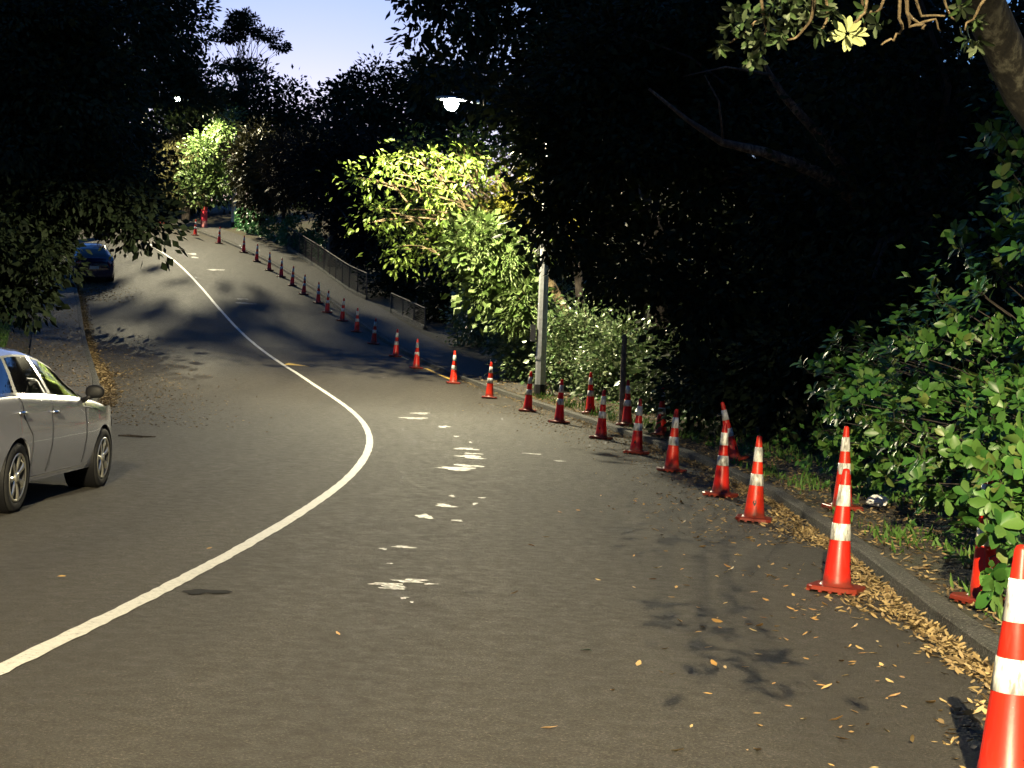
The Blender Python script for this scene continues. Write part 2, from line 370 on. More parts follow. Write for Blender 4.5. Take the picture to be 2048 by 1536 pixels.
def ribbon(name, pts, wid, mat, lift, parent=None, jag=0.0):
    P = np.array(pts); tn = np.gradient(P, axis=0); tn /= np.linalg.norm(tn, axis=1, keepdims=True); nn = np.stack([-tn[:, 1], tn[:, 0]], 1)
    v = []; f = []
    for i in range(len(P)):
        for s in (-1, 1):
            q = P[i]+nn[i]*s*(wid/2+jag*random.uniform(-1, 1)); v.append((q[0], q[1], G(q[0], q[1])+lift))
    for i in range(len(P)-1): f.append((2*i+1, 2*i, 2*i+2, 2*i+3))
    return pydata(name, v, f, mat, parent)
ln = ribbon('centre_line', smoothline(LINE, .12), .108, M['paint'], .006, None, .007); tag(ln, kind='structure')
def blob(name, x, y, wx, wy, mat, parent, lift=.006, n=18, seed=0):
    r = random.Random(seed); v = [(x, y, G(x, y)+lift)]; ph = [r.uniform(0, 6.28) for _ in range(4)]
    for k in range(n):
        a = 2*PI*k/n; rr = .5*(1+.25*math.sin(2*a+ph[0])+.22*math.sin(3*a+ph[1])+.18*math.sin(5*a+ph[2])+.12*r.uniform(-1, 1))
        px, py = x+wx*rr*math.cos(a), y+wy*rr*math.sin(a); v.append((px, py, G(px, py)+lift))
    return pydata(name, v, [(0, 1+k, 1+(k+1) % n) for k in range(n)], mat, parent)
MARKS = [(-1.9, 31.95, .43, .45), (-1.94, 30.5, .43, .6), (-1.26, 28.7, .2, .45), (-.69, 24.05, .3, .45), (-.57, 23.2, .24, .25), (-.59, 22.6, .43, .5), (-.72, 20.55, .55, .42), (-.58, 21.1, .36, .35), (-.95, 26.55, .08, .3), (-.67, 25.45, .05, .25), (-.67, 15.9, .2, .28), (-.82, 14.8, .15, .38), (-.64, 16.95, .06, .2), (-.49, 14.6, .08, .17), (-.3, 16.95, .07, .15), (-.37, 16.25, .05, .2), (-.85, 12.4, .15, .17), (-1.0, 12.2, .06, .1), (-.88, 11.35, .04, .07), (-.81, 10.25, .27, .16), (-.67, 10.5, .22, .17), (-.75, 10.1, .14, .12), (-.53, 10.4, .09, .07), (-.66, 9.7, .05, .1), (-.6, 9.55, .03, .06), (.36, 23.8, .24, .22), (.74, 22.75, .19, .2), (-16.67, 79.15, .5, .5), (-14.44, 74.0, .7, .5), (-16.3, 77.9, .4, .4), (-11.23, 63.95, .9, .35), (-11.6, 65.2, .5, .3)]
for i, (x, y, a, b) in enumerate(MARKS): blob('worn_paint_mark', x, y, a, b, M['paint_worn'], road, .005, 20, i)
v = [(-6.75, 45.1), (-5.95, 45.0), (-6.7, 45.75)]
pydata('yellow_paint_mark', [(a, b, G(a, b)+.006) for a, b in v], [(0, 1, 2)], M['paint_yellow'], road)
for k, (ya, yb) in enumerate(((42.8, 46.5), (49, 50.4))):
    ys = np.linspace(ya, yb, 6); ribbon('yellow_paint_mark', [(Xc(y)+.32, y) for y in ys], .1, M['paint_yellow'], .006, road, .012)
blob('tar_mark', -1.89, 9.5, .24, .22, M['tar'], road, .005, 16, 91)
pp = (Xc(42.6)+1.5, 42.6); pydata('yellow_paint_mark', [(pp[0]+a, pp[1]+b, verge_r(pp[1])+.012) for a, b in ((-.2, -.12), (.2, -.1), (.18, .12), (-.17, .1))], [(0, 1, 2, 3)], M['paint_yellow'], pth)

# ------------------------------------------------------------------ street lamps
def batwing_light(name, loc, power, col, parent, tilt=(0, 0, 0), size=164, soft=.09, cap=4.0):
    l = bpy.data.lights.new(name, 'SPOT'); l.energy = power; l.color = col; l.spot_size = rad(size); l.spot_blend = .16; l.shadow_soft_size = soft
    l.use_nodes = True; nt = l.node_tree; em = nt.nodes['Emission']
    tc = nt.nodes.new('ShaderNodeTexCoord'); sx = nt.nodes.new('ShaderNodeSeparateXYZ'); nt.links.new(tc.outputs['Normal'], sx.inputs[0])
    ab = nt.nodes.new('ShaderNodeMath'); ab.operation = 'ABSOLUTE'; nt.links.new(sx.outputs[2], ab.inputs[0])
    pw = nt.nodes.new('ShaderNodeMath'); pw.operation = 'POWER'; nt.links.new(ab.outputs[0], pw.inputs[0]); pw.inputs[1].default_value = -1.3
    mn = nt.nodes.new('ShaderNodeMath'); mn.operation = 'MINIMUM'; nt.links.new(pw.outputs[0], mn.inputs[0]); mn.inputs[1].default_value = cap
    nt.links.new(mn.outputs[0], em.inputs[1])
    o = bpy.data.objects.new(name, l); COL.objects.link(o); o.parent = parent; o.location = loc; o.rotation_euler = tilt; return o
def street_lamp(base, head, label, power, col, lean=0.0, box=False, group='street lamps', soft=.09, tilt=(0, 0, 0), cap=4.0, size=164):
    root = empty('street_lamp', base, label, 'street lamp', group)
    hx, hy, hz = [h-b for h, b in zip(head, base)]
    top = (lean, 0, hz-.55)
    mb = MB(); mb.tube([(0, 0, -.15), (lean*.5, 0, top[2]*.5), top], [.135, .115, .08], 8); mb.build('pole', M['galv'], root)
    mb = MB(); mb.tube([(0, 0, -.02), (.004, 0, .28)], [.15, .148], 8); mb.build('base_band', M['bitumen'], root)
    mb = MB(); pts = [(top[0]+(hx-top[0])*t, hy*t, top[2]-.05+.7*math.sin(t*PI/2)) for t in [i/7 for i in range(8)]]
    mb.tube(pts, [.05]*8, 8); mb.build('outreach_arm', M['galv'], root, True)
    dx = Vector((hx-top[0], hy, 0)).normalized(); ang = math.atan2(dx.y, dx.x)
    mb = MB(); prof = []
    for i, (t, wd, hh) in enumerate([(-.35, .05, .05), (-.25, .1, .08), (0, .17, .12), (.25, .16, .11), (.38, .08, .05)]):
        for k in range(10):
            a = 2*PI*k/10; prof.append((t, wd*math.cos(a), .07+hh*.5*math.sin(a)+.03))
    n = 10; fs = [(i*n+k, i*n+(k+1) % n, (i+1)*n+(k+1) % n, (i+1)*n+k) for i in range(4) for k in range(n)]+[tuple(range(n-1, -1, -1)), tuple(4*n+k for k in range(n))]
    ca, sa = math.cos(ang), math.sin(ang)
    mb.add([(hx+p[0]*ca-p[1]*sa, hy+p[0]*sa+p[1]*ca, hz+p[2]) for p in prof], fs); mb.build('lamp_head', M['lampgrey'], root, True)
    mb = MB(); mb.lathe([(.005, -.2), (.09, -.18), (.15, -.12), (.175, -.04), (.17, .04)], 16); mb.v = [(hx+a, hy+b, hz+c) for a, b, c in mb.v]
    ls = mb.build('lens', M['glow'], root, True)
    batwing_light('lamp_light', (hx, hy, hz-.3), power, col, root, tilt, soft=soft, cap=cap, size=size)
    if box:
        mb = MB(); mb.box((-.19, -.03, 1.55), (.13, .12, .42)); mb.build('control_box', M['lampgrey'], root)
        mb = MB(); mb.tube([(0, -.0, .9), (0.002, 0, .98)], [.131, .131], 8); mb.build('strap', M['galv'], root)
    return root
LCOL = (1, .89, .58)
y = 37.7; L1 = (-1.6, 37.5, 7.84)
street_lamp((.70, y, verge_r(y)), L1, 'lit galvanised steel street lamp beside the kerb and the bright green tree', 1500, LCOL, .12, True, cap=1.4, size=171)
y = 88; L2 = (-19.6, 88, 16.2)
street_lamp((-17.1, 92.8, verge_r(92.8)), L2, 'far lit street lamp glinting through the dark trees above the farthest cones', 1750, LCOL, cap=4)
y = -10; L3 = (-.8, -10, 9.0)
street_lamp((2.9, y, verge_r(y)), L3, 'lit street lamp standing behind the camera on the right verge', 6500, (1, .85, .52), soft=.05, cap=2.0, size=160)

# ------------------------------------------------------------------ traffic cones
def make_cone():
    root = empty('traffic_cone', (0, 0, 0))
    H = .862; z0 = .04
    def r(z): return .106+(.026-.106)*((z-z0)/H)
    mb = MB(); n = 8; half = .185; c = .05; ol = [(half, -half+c), (half, half-c), (half-c, half), (-half+c, half), (-half, half-c), (-half, -half+c), (-half+c, -half), (half-c, -half)]
    lay = [(1.0, .014), (1.0, .036), (.96, .044)]; vv = []; ff = []
    for s, z in lay: vv += [(a*s, b*s, z) for a, b in ol]
    for i in range(2): ff += [(i*8+k, i*8+(k+1) % 8, (i+1)*8+(k+1) % 8, (i+1)*8+k) for k in range(8)]
    ff += [tuple(range(7, -1, -1)), tuple(16+k for k in range(8))]; mb.add(vv, ff)
    for i in range(5):
        t = -.145+.0725*i
        for a, b in ((t, -.168), (t, .168), (-.168, t), (.168, t)):
            if i in (0, 4) and abs(a) > .16: continue
            mb.box((a, b, .007), (.026, .026, .0138))
    mb.build('base_plate', M['cone'], root)
    mb = MB(); mb.lathe([(.128, .044), (.118, .052), (r(.075)+.003, .07), (r(.11)+.002, .115), (r(.11), .118), (r(.5), .5), (r(.885), .885), (.022, .897), (.012, .902), (.0, .902)], 28); mb.build('cone_body', M['cone'], root, True)
    for a, b in ((.378, .50), (.628, .782)):
        mb = MB(); mb.lathe([(r(a)+.0005, a), (r(a)+.0028, a+.001), (r((a+b)/2)+.0028, (a+b)/2), (r(b)+.0028, b-.001), (r(b)+.0005, b)], 28); mb.build('reflective_band', M['band'], root, True)
    # printed map-pin mark
    def on(px, pz, e=.0016):
        rr = r(pz)+e; an = -PI/2+px/rr; return (rr*math.cos(an), rr*math.sin(an), pz)
    v = []; f = []; cz = .205; R0 = .019; nn = 20
    for k in range(nn):
        a = PI*2*k/nn-PI/2; s = math.sin(a); x = R0*math.cos(a); z = cz+R0*s
        if s < -.3: t = (-.3-s)/.7; z = cz-.3*R0-t*.034; x *= (1-t*.25)
        v += [on(x, z), on(.008*math.cos(a), cz+.002+.008*s)]
    for k in range(nn): k2 = (k+1) % nn; f.append((2*k, 2*k2, 2*k2+1, 2*k+1))
    b0 = len(v); v += [on(-.022, .152), on(.022, .152), on(.022, .157), on(-.022, .157)]; f.append((b0, b0+1, b0+2, b0+3))
    pydata('printed_mark', v, f, M['print'], root)
    return root
CONES = [(1.79, 5.45), (2.41, 11.2), (2.58, 16.1), (2.59, 18.75), (2.33, 22.05), (2.06, 25.0), (1.65, 27.9), (.99, 31.45), (.37, 34.3), (-.55, 37.75), (-1.61, 42.0), (-2.91, 46.35), (-3.81, 49.9), (-4.87, 53.55), (-5.83, 57.05), (-6.73, 60.2), (-7.62, 62.55), (-8.35, 65.3), (-9.3, 67.7), (-10.2, 70.3), (-11.1, 72.85), (-11.99, 74.8), (-13.1, 77.7), (-14.33, 80.85), (-16.28, 84.15), (-18.34, 87.65)]
ORD = 'first second third fourth fifth sixth seventh eighth ninth tenth eleventh twelfth thirteenth fourteenth fifteenth sixteenth seventeenth eighteenth nineteenth twentieth twenty-first twenty-second twenty-third twenty-fourth twenty-fifth twenty-sixth'.split()
ROT = [25, 63, -12, 150, 200, -25, -28, 120, 170, 95, 10, 200, -20, -15, -10, 60, 80, 120, 150, 20, 70, 160, 200, 240, 30, 60]
SP = {0: 'nearest traffic cone, cut off by the lower right corner of the picture', 1: 'second nearest cone of the kerbside row, whole, standing among scattered leaves', 2: 'third cone of the kerbside row, with a black pin print facing the camera', 25: 'farthest traffic cone of the kerbside row, beside the red panel at the top'}
proto = make_cone()
def variant(bx, by, dent, za):
    r = copy_tree(proto)
    for ch in r.children:
        ch.data = ch.data.copy()
        if ch.name.startswith('base'): continue
        for q in ch.data.vertices:
            z = q.co.z; t = (z/.9)**2; an = math.atan2(q.co.y, q.co.x); g = 1-dent*math.exp(-((z-za)/.09)**2)*max(0, math.cos(an-1.2))**2+.02*math.sin(2*an+z*9)
            q.co.x = q.co.x*g+bx*t; q.co.y = q.co.y*g+by*t
    return r
protos = [proto, variant(.012, -.008, .22, .3), variant(-.015, .006, .3, .56), variant(.004, .014, .16, .22)]
for i, (x, y) in enumerate(CONES):
    o = protos[i] if i < 4 else copy_tree(protos[(i*7) % 4])
    lab = SP.get(i, 'red and white traffic cone, %s from the nearest in the row along the kerb' % ORD[i])
    tag(o, lab, 'traffic cone', 'traffic cones in the row along the kerb')
    sl_ = (Zc(y+.3)-Zc(y-.3))/.6
    o.rotation_euler = (math.atan(sl_)*.5+rad(random.uniform(-.8, .8)), math.atan(CF)+rad(1.1+random.uniform(-.5, .8)), 0)
    o.rotation_euler = (Matrix.Rotation(o.rotation_euler[0], 3, 'X') @ Matrix.Rotation(o.rotation_euler[1], 3, 'Y') @ Matrix.Rotation(rad(ROT[i]), 3, 'Z')).to_euler()
    o.location = (x, y, G(x, y)+.003)
VC = [(1.71, 32.95, 'traffic cone on the verge grass just right of the lamp pole, leaning on nothing', -5, 1), (2.28, 30.0, 'traffic cone on the verge standing right beside the wooden post', 70, 1.5), (2.74, 27.85, 'dim traffic cone on the verge, half hidden against the dark bushes', 150, 2), (3.35, 22.85, 'dark red traffic cone leaning on the verge behind the fourth kerbside cone', 40, -12), (3.61, 16.55, 'traffic cone on the verge directly behind the second kerbside cone', 100, 2), (3.15, 10.05, 'traffic cone on the near verge half hidden behind glossy shrub leaves', 20, 1)]
VC[0] = VC[0][:2]+('traffic cone on the verge grass just right of the lamp pole',)+VC[0][3:]
for x, y, lab, rz, lean in VC:
    o = copy_tree(protos[int(y*3) % 4]); tag(o, lab, 'traffic cone', 'traffic cones set back on the verge')
    o.rotation_euler = (Matrix.Rotation(rad(lean), 3, 'Y') @ Matrix.Rotation(rad(rz), 3, 'Z')).to_euler()
    o.location = (x, y, T(Xc(y)-x, y)+.012+(.1 if lean > 20 else 0))
# one more, far up the bend
o = copy_tree(proto); tag(o, 'distant traffic cone beyond the red panel, seen through low leaves', 'traffic cone', 'traffic cones in the row along the kerb'); yy = 96; o.location = (Xc(yy)+.2, yy, G(Xc(yy)+.2, yy)+.003); o.rotation_euler = (0, rad(3), 1)

# ------------------------------------------------------------------ fence, posts, panel, paper
FN = [(-4.13, 60.0), (-6.32, 65.85), (-7.29, 68.15), (-9.49, 74.8), (-12.16, 81.95)]
def fence(pts, label, hgt, step):
    P = smoothline(pts, .1); zb = lambda p: verge_r(p[1])+.02
    root = empty('mesh_fence', (P[0][0], P[0][1], zb(P[0])), label, 'fence'); off = root.location[:]
    n = max(2, int(len(P)*.1/step)); idx = np.linspace(0, len(P)-1, n+1).astype(int)
    for i in idx:
        p = P[i]; mb = MB(); mb.tube([(p[0], p[1], zb(p)-.15), (p[0], p[1], zb(p)+hgt)], .028, 8); mb.build('post', M['wire'], root, off=off)
    for nm, h, r_ in (('top_rail', hgt-.02, .024), ('bottom_rail', .12, .018)):
        mb = MB(); mb.tube([(p[0], p[1], zb(p)+h) for p in P[::5]]+[(P[-1][0], P[-1][1], zb(P[-1])+h)], r_, 6); mb.build(nm, M['wire'], root, off=off)
    mb = MB()
    for i in range(0, len(P)-1):
        for s in (0, .5):
            q = P[i]*(1-s)+P[i+1]*s; mb.tube([(q[0], q[1], zb(q)+.12), (q[0], q[1], zb(q)+hgt-.03)], .0035, 3, False)
    for k in range(1, 8): mb.tube([(p[0], p[1], zb(p)+.12+k*(hgt-.15)/8) for p in P[::6]], .0035, 3, False)
    tag(mb.build('wire_mesh', M['wire'], root, off=off), kind='stuff')
    mb = MB()
    nn = np.gradient(P, axis=0); nn /= np.linalg.norm(nn, axis=1, keepdims=True)
    v = []; f = []
    Q = P[::6]; N2 = nn[::6]
    for q, t in zip(Q, N2):
        for a, z in ((-.07, -.1), (-.07, .09), (.07, .09), (.07, -.1)): v.append((q[0]+t[1]*a, q[1]-t[0]*a, zb(q)+z))
    for i in range(len(Q)-1): f += [(i*4+k, i*4+k+1, (i+1)*4+k+1, (i+1)*4+k) for k in range(3)]
    mb.add(v, f); mb.build('edging_strip', M['kerb'], root, off=off)
fence(FN[1:], 'grey wire mesh fence climbing beside the dark footpath', 1.15, 1.35)
fence([(-3.3, 57.4), FN[0], (-5.0, 62.3)], 'low dark fence section below the climbing mesh fence', .8, 1.4)
y = 30.2; x = 2.19; r0 = empty('wooden_post', (x, y, T(Xc(y)-x, y)), 'slim weathered wooden post on the verge between two traffic cones', 'post')
mb = MB(); mb.tube([(0, 0, -.2), (.01, 0, .9), (.03, .01, 1.75)], [.062, .058, .052], 7); mb.build('shaft', M['wood'], r0)
mb = MB(); mb.tube([(.03, .01, 1.75), (.031, .01, 1.79)], [.052, .03], 7); mb.build('cap', M['wood'], r0)
y = 92; x = -18.7; r0 = empty('sign_panel', (x, y, verge_r(y)), 'narrow upright red panel beside the farthest traffic cone', 'sign')
mb = MB(); mb.box((0, 0, .82), (.34, .07, .86)); mb.build('upper_panel', M['red'], r0)
mb = MB(); mb.box((0, 0, .19), (.32, .06, .4)); mb.build('lower_panel', M['pinkish'], r0)
mb = MB(); mb.box((-.19, 0, .62), (.04, .05, 1.24)); mb.build('post', M['red'], r0)
bm = bmesh.new(); bmesh.ops.create_icosphere(bm, subdivisions=3, radius=.11)
for q in bm.verts: q.co *= 1+.28*hsh(q.co.x*60, q.co.y*60+q.co.z*45); q.co.z *= .55
me = bpy.data.meshes.new('paper'); bm.to_mesh(me); bm.free()
o = link('crumpled_paper', me, M['paper']); o.location = (4.02, 16.65, T(Xc(16.65)-4.02, 16.65)+.09); o.scale = (1, .8, 1)
tag(o, 'crumpled white paper lying on the verge beside a traffic cone', 'litter')
# stick on the road
mb = MB(); P = [(-5.85, 22.75), (-5.7, 22.85), (-5.5, 22.78), (-5.33, 22.9)]; mb.tube([(a, b, G(a, b)+.02) for a, b in P], [.012, .018, .015, .008], 6)
tag(mb.build('fallen_stick', M['bark'], None), 'thin dark stick lying on the road beside the silver car', 'stick')

# ------------------------------------------------------------------ cars
def car(name, label, paint, dark=False):
    root = empty(name, (0, 0, 0), label, 'car')
    zt_ = [(-2.2, .60), (-2.17, .86), (-2.1, 1.0), (-1.9, 1.16), (-1.6, 1.32), (-1.25, 1.415), (-.9, 1.445), (-.55, 1.438), (-.25, 1.40), (.05, 1.325), (.35, 1.21), (.65, 1.075), (.86, .985), (1.0, .955), (1.3, .92), (1.65, .85), (1.9, .765), (2.06, .68), (2.13, .58), (2.16, .46)]
    zb_ = [(-2.2, .58), (-2.1, .92), (-1.9, 1.02), (-1.4, 1.03), (-.6, .995), (.3, .95), (.65, .93), (.9, .915), (1.3, .865), (1.65, .79), (1.9, .71), (2.06, .63), (2.16, .44)]
    w_ = [(-2.2, .62), (-2.12, .74), (-1.9, .80), (-1.3, .835), (0, .84), (1.0, .835), (1.45, .82), (1.75, .77), (1.95, .68), (2.08, .55), (2.16, .36)]
    rw_ = [(-2.2, .5), (-1.6, .53), (-.9, .57), (-.2, .57), (.4, .60), (.8, .66)]
    I = lambda t, x: float(np.interp(x, [a for a, b in t], [b for a, b in t]))
    def sec(x):
        zt = I(zt_, x); zb = min(I(zb_, x), zt-.015); W = I(w_, x); g = min(1, max(0, (zt-zb)/.32)); rw = I(rw_, x)
        zl = .2 if -2.05 < x < 1.95 else .28
        y8 = .80*W*(1-g)+min(rw, W*.9)*g; z8 = zb+(zt-zb)*(.45*(1-g)+.84*g)
        b = min(1, (zb-.2)/.6)
        return [(0, zl), (.72*W, zl), (.93*W, zl+.03), (.975*W, .2+.2*b), (W, .2+.36*b), (.997*W, .2+.5*b), (.975*W, .2+.64*b), (.985*W, zb-.075), (.96*W, zb-.02), (.93*W, zb+.004), ((.93*W+y8)/2+.012*g, (zb+z8)/2), (y8, z8), (y8*.82, z8+(zt-z8)*.62), (y8*.45, z8+(zt-z8)*.93), (0, zt)]
    xs = np.concatenate([np.linspace(-2.2, -2.0, 7), np.linspace(-1.95, 1.95, 53), np.linspace(1.99, 2.16, 8)])
    bm = bmesh.new(); rows = []
    for x in xs:
        s = sec(x); rows.append([bm.verts.new((x, -p[0], p[1])) for p in s]+[bm.verts.new((x, p[0], p[1])) for p in reversed(s[1:-1])])
    n = len(rows[0])
    for i in range(len(rows)-1):
        for k in range(n): bm.faces.new((rows[i][k], rows[i+1][k], rows[i+1][(k+1) % n], rows[i][(k+1) % n]))
    bm.faces.new(rows[0]); bm.faces.new(list(reversed(rows[-1]))); bmesh.ops.recalc_face_normals(bm, faces=bm.faces)
    me = bpy.data.meshes.new('body'); bm.to_mesh(me); bm.free()
    body = link('body', me, paint, root, True)
    cut = MB()
    for ax in (-1.3, 1.3):
        for sy in (-1, 1):
            c = MB(); c.lathe([(.338, -.3), (.338, .3)], 40); c.f += [tuple(range(39, -1, -1)), tuple(range(40, 80))]
            cut.add([(ax+p[0], sy*.85+p[2], .315+p[1]*1.0) for p in c.v], c.f)
    co = cut.build('cutter', M['blackplastic'])
    bmm = bmesh.new(); bmm.from_mesh(co.data); bmesh.ops.recalc_face_normals(bmm, faces=bmm.faces); bmm.to_mesh(co.data); bmm.free()
    md = body.modifiers.new('b', 'BOOLEAN'); md.operation = 'DIFFERENCE'; md.object = co; md.solver = 'EXACT'
    dg = bpy.context.evaluated_depsgraph_get(); nm = bpy.data.meshes.new_from_object(body.evaluated_get(dg)); body.modifiers.clear(); old = body.data; body.data = nm
    bpy.data.objects.remove(co)
    if not nm.materials: nm.materials.append(paint)
    for i in range(len(nm.materials)): nm.materials[i] = paint
    at_ = nm.polygons; at_.foreach_set('use_smooth', [True]*len(at_))
    try: nm.set_sharp_from_angle(angle=rad(38))
    except Exception: pass
    def sy(x, z):
        s = sec(x)[2:12]; return float(np.interp(z, [p[1] for p in s], [p[0] for p in s]))
    def patch(nm_, x0, x1, zlo, zhi, mat, e, parent=root, ns=14, nt_=6, sides=(-1, 1)):
        for sd_ in sides:
            v = []; f = []
            for i in range(ns+1):
                for j in range(nt_+1):
                    t = j/nt_; x = x0(t)+(x1(t)-x0(t))*i/ns; lo, hi = zlo(x), zhi(x); z = lo+(max(hi, lo+.001)-lo)*t
                    v.append((x, sd_*(sy(x, z)+e), z))
            for i in range(ns):
                for j in range(nt_):
                    q = (i*(nt_+1)+j, (i+1)*(nt_+1)+j, (i+1)*(nt_+1)+j+1, i*(nt_+1)+j+1); f.append(q if sd_ < 0 else q[::-1])
            o = pydata(nm_, v, f, mat, parent, True)
        return o
    zbf = lambda x: sec(x)[9][1]+.012
    ztf = lambda x: sec(x)[11][1]-.025
    B = lambda a, b: (lambda t: a+(b-a)*t)
    patch('window_surround', B(-1.78, -1.4), B(.70, .70), lambda x: zbf(x)-.004, lambda x: sec(x)[11][1]-.008, M['blackplastic'], .0025, ns=26)
    patch('side_window', B(-.36, -.50), B(.52, .50), zbf, ztf, M['carglass'], .006)
    patch('side_window', B(-1.26, -1.10), B(-.46, -.58), zbf, ztf, M['carglass'], .006)
    patch('quarter_window', B(-1.70, -1.42), B(-1.36, -1.18), zbf, ztf, M['carglass'], .006)
    patch('quarter_window', B(.55, .54), B(.74, .74), zbf, ztf, M['carglass'], .006, ns=5)
    patch('door_pillar', B(-.455, -.575), B(-.365, -.505), zbf, lambda x: ztf(x)+.01, paint, .009, ns=3)
    patch('chrome_strip', B(-1.72, -1.72), B(.70, .70), lambda x: sec(x)[9][1]-.012, lambda x: sec(x)[9][1]+.012, M['chrome'], .007, ns=30, nt_=1)
    patch('sill_trim', B(-.92, -.92), B(.93, .93), lambda x: .262, lambda x: .274, M['chrome'], .004, ns=20, nt_=1)
    # door seams and bulging edges
    def seam(xa, za, xb, zb2, n=12, bow=0):
        for sd_ in (-1, 1):
            pts = []
            for i in range(n+1):
                t = i/n; x = xa+(xb-xa)*t+bow*math.sin(t*PI); z = za+(zb2-za)*t; pts.append((x, sd_*(sy(x, z)+.0005), z))
            mb = MB(); mb.tube(pts, .0048, 5, False); mb.build('door_seam', M['rimdark'], root)
            mb = MB(); mb.tube([(p[0]+.0075, p[1]-sd_*.001, p[2]) for p in pts], .0042, 5, False); mb.build('door_edge', paint, root, True)
    seam(-.44, .98, -.47, .30, 14, .03); seam(.60, .92, .64, .30, 14, .02); seam(-1.30, 1.0, -.98, .66, 10, -.03); seam(-.98, .66, -.93, .3, 8)
    for hx_ in (-.35, -1.26):
        for sd_ in (-1, 1):
            z = .845 if hx_ > -1 else .87
            mb = MB(); mb.tube([(hx_-.085, sd_*(sy(hx_, z)+.004), z), (hx_-.06, sd_*(sy(hx_, z)+.03), z), (hx_+.05, sd_*(sy(hx_, z)+.03), z-.004), (hx_+.08, sd_*(sy(hx_, z)+.004), z-.004)], [.012, .016, .016, .012], 8); mb.build('door_handle', M['chrome'], root, True)
    for sd_ in (-1, 1):                              # mirrors
        bmx = bmesh.new(); bmesh.ops.create_uvsphere(bmx, u_segments=20, v_segments=12, radius=1)
        for q in bmx.verts:
            x, y_, z = q.co; q.co = Vector((x*(.055 if x > 0 else .035), y_*.095*(1-.1*z), (abs(z)**.7)*(1 if z > 0 else -1)*.066))
        mm = bpy.data.meshes.new('mirror_shell'); bmx.to_mesh(mm); bmx.free()
        mo = link('wing_mirror', mm, M['blackplastic'], root, True); mo.location = (.50, sd_*.935, 1.02)
        mb = MB(); mb.tube([(.56, sd_*.80, .925), (.53, sd_*.85, .945), (.5, sd_*.9, .975)], [.03, .024, .03], 8); mb.build('mirror_arm', M['blackplastic'], root, True)
    for sd_ in (-1, 1):                              # lamps
        mb = MB(); v = []; f = []
        for i in range(7):
            x = 1.72+.05*i
            for j in range(4):
                z = sec(x)[8][1]-.02-.11*j/3*(1-i*.06); v.append((x, sd_*(sy(x, z)+.004), z))
        for i in range(6):
            for j in range(3): f.append((i*4+j, i*4+j+1, (i+1)*4+j+1, (i+1)*4+j))
        pydata('headlamp', v, f, M['chrome'], root, True)
        v = []; f = []
        for i in range(6):
            x = -2.17+.055*i
            for j in range(4):
                z = .7+.22*j/3; v.append((x, sd_*(sy(x, z)+.005), z))
        for i in range(5):
            for j in range(3): f.append((i*4+j, i*4+j+1, (i+1)*4+j+1, (i+1)*4+j))
        pydata('tail_lamp', v, f, M['tail'], root, True)
    mb = MB(); v = []; f = []                         # rear and front screens
    for nm_, xa, xb, ins in (('rear_window', -2.02, -1.5, .82), ('windscreen', -.05, .78, .86)):
        v = []; f = []
        for i in range(9):
            x = xa+(xb-xa)*i/8; s = sec(x)[11:]
            ys = [p[0] for p in s]; zs = [p[1] for p in s]
            for j in range(13):
                yy = -ys[0]*ins+2*ys[0]*ins*j/12; v.append((x, yy, float(np.interp(abs(yy), ys[::-1], zs[::-1]))+.006))
        for i in range(8):
            for j in range(12): f.append((i*13+j, (i+1)*13+j, (i+1)*13+j+1, i*13+j+1))
        pydata(nm_, v, f, M['carglass'], root, True)
    mb = MB(); mb.box((-2.21, 0, .66), (.02, .36, .12)); mb.build('number_plate', M['platew'], root)
    for ax in (-1.3, 1.3):
        for sd_ in (-1, 1):
            wl = MB(); wl.lathe([(.334, -.18), (.334, .13), (.30, .14), (.05, .14)], 28)
            wo = wl.build('wheel_liner', M['blackplastic'], root, True); wo.location = (ax, sd_*.64, .315); wo.rotation_euler = (rad(90)*sd_, 0, 0)
            wr = bpy.data.objects.new('wheel', None); COL.objects.link(wr); wr.parent = root; wr.location = (ax, sd_*.735, .305); wr.rotation_euler = (Matrix.Rotation(rad(90)*(1 if sd_ < 0 else -1), 3, 'X') @ Matrix.Rotation(rad(17*ax), 3, 'Z')).to_euler()
            t = MB(); t.lathe([(.212, -.10), (.27, -.105), (.296, -.092), (.305, -.06), (.305, .06), (.297, .085), (.272, .098), (.235, .096), (.214, .088), (.208, .06)], 36); t.build('tyre', M['rubber'], wr, True)
            rm = MB(); rm.lathe([(.207, -.08), (.207, .06), (.214, .09), (.205, .094), (.192, .08), (.185, .03), (.05, .02), (0, .02)], 36); rm.build('rim', M['rimdark'], wr, True)
            rg = MB(); rg.lathe([(.213, .088), (.215, .094), (.203, .098), (.193, .09)], 36); rg.build('rim_edge', M['alloy'], wr, True)
            for k in range(7):
                a = 2*PI*k/7; ca, sa = math.cos(a), math.sin(a)
                pr = [(.03, .022, .070), (.09, .020, .080), (.15, .026, .086), (.2, .036, .082)]; v = []; f = []
                for rr_, hw, zz in pr:
                    for s_, dz in ((-1, 0), (-.6, .008), (.6, .008), (1, 0), (.9, -.035), (-.9, -.035)): v.append((rr_*ca-s_*hw*sa, rr_*sa+s_*hw*ca, zz+dz))
                for i in range(3): f += [(i*6+q, i*6+(q+1) % 6, (i+1)*6+(q+1) % 6, (i+1)*6+q) for q in range(6)]
                pydata('spoke', v, f, M['alloy'], wr)
            hb = MB(); hb.lathe([(.045, .05), (.045, .088), (.03, .096), (0, .097)], 16); hb.build('hub_cap', M['alloy'], wr, True)
    return root
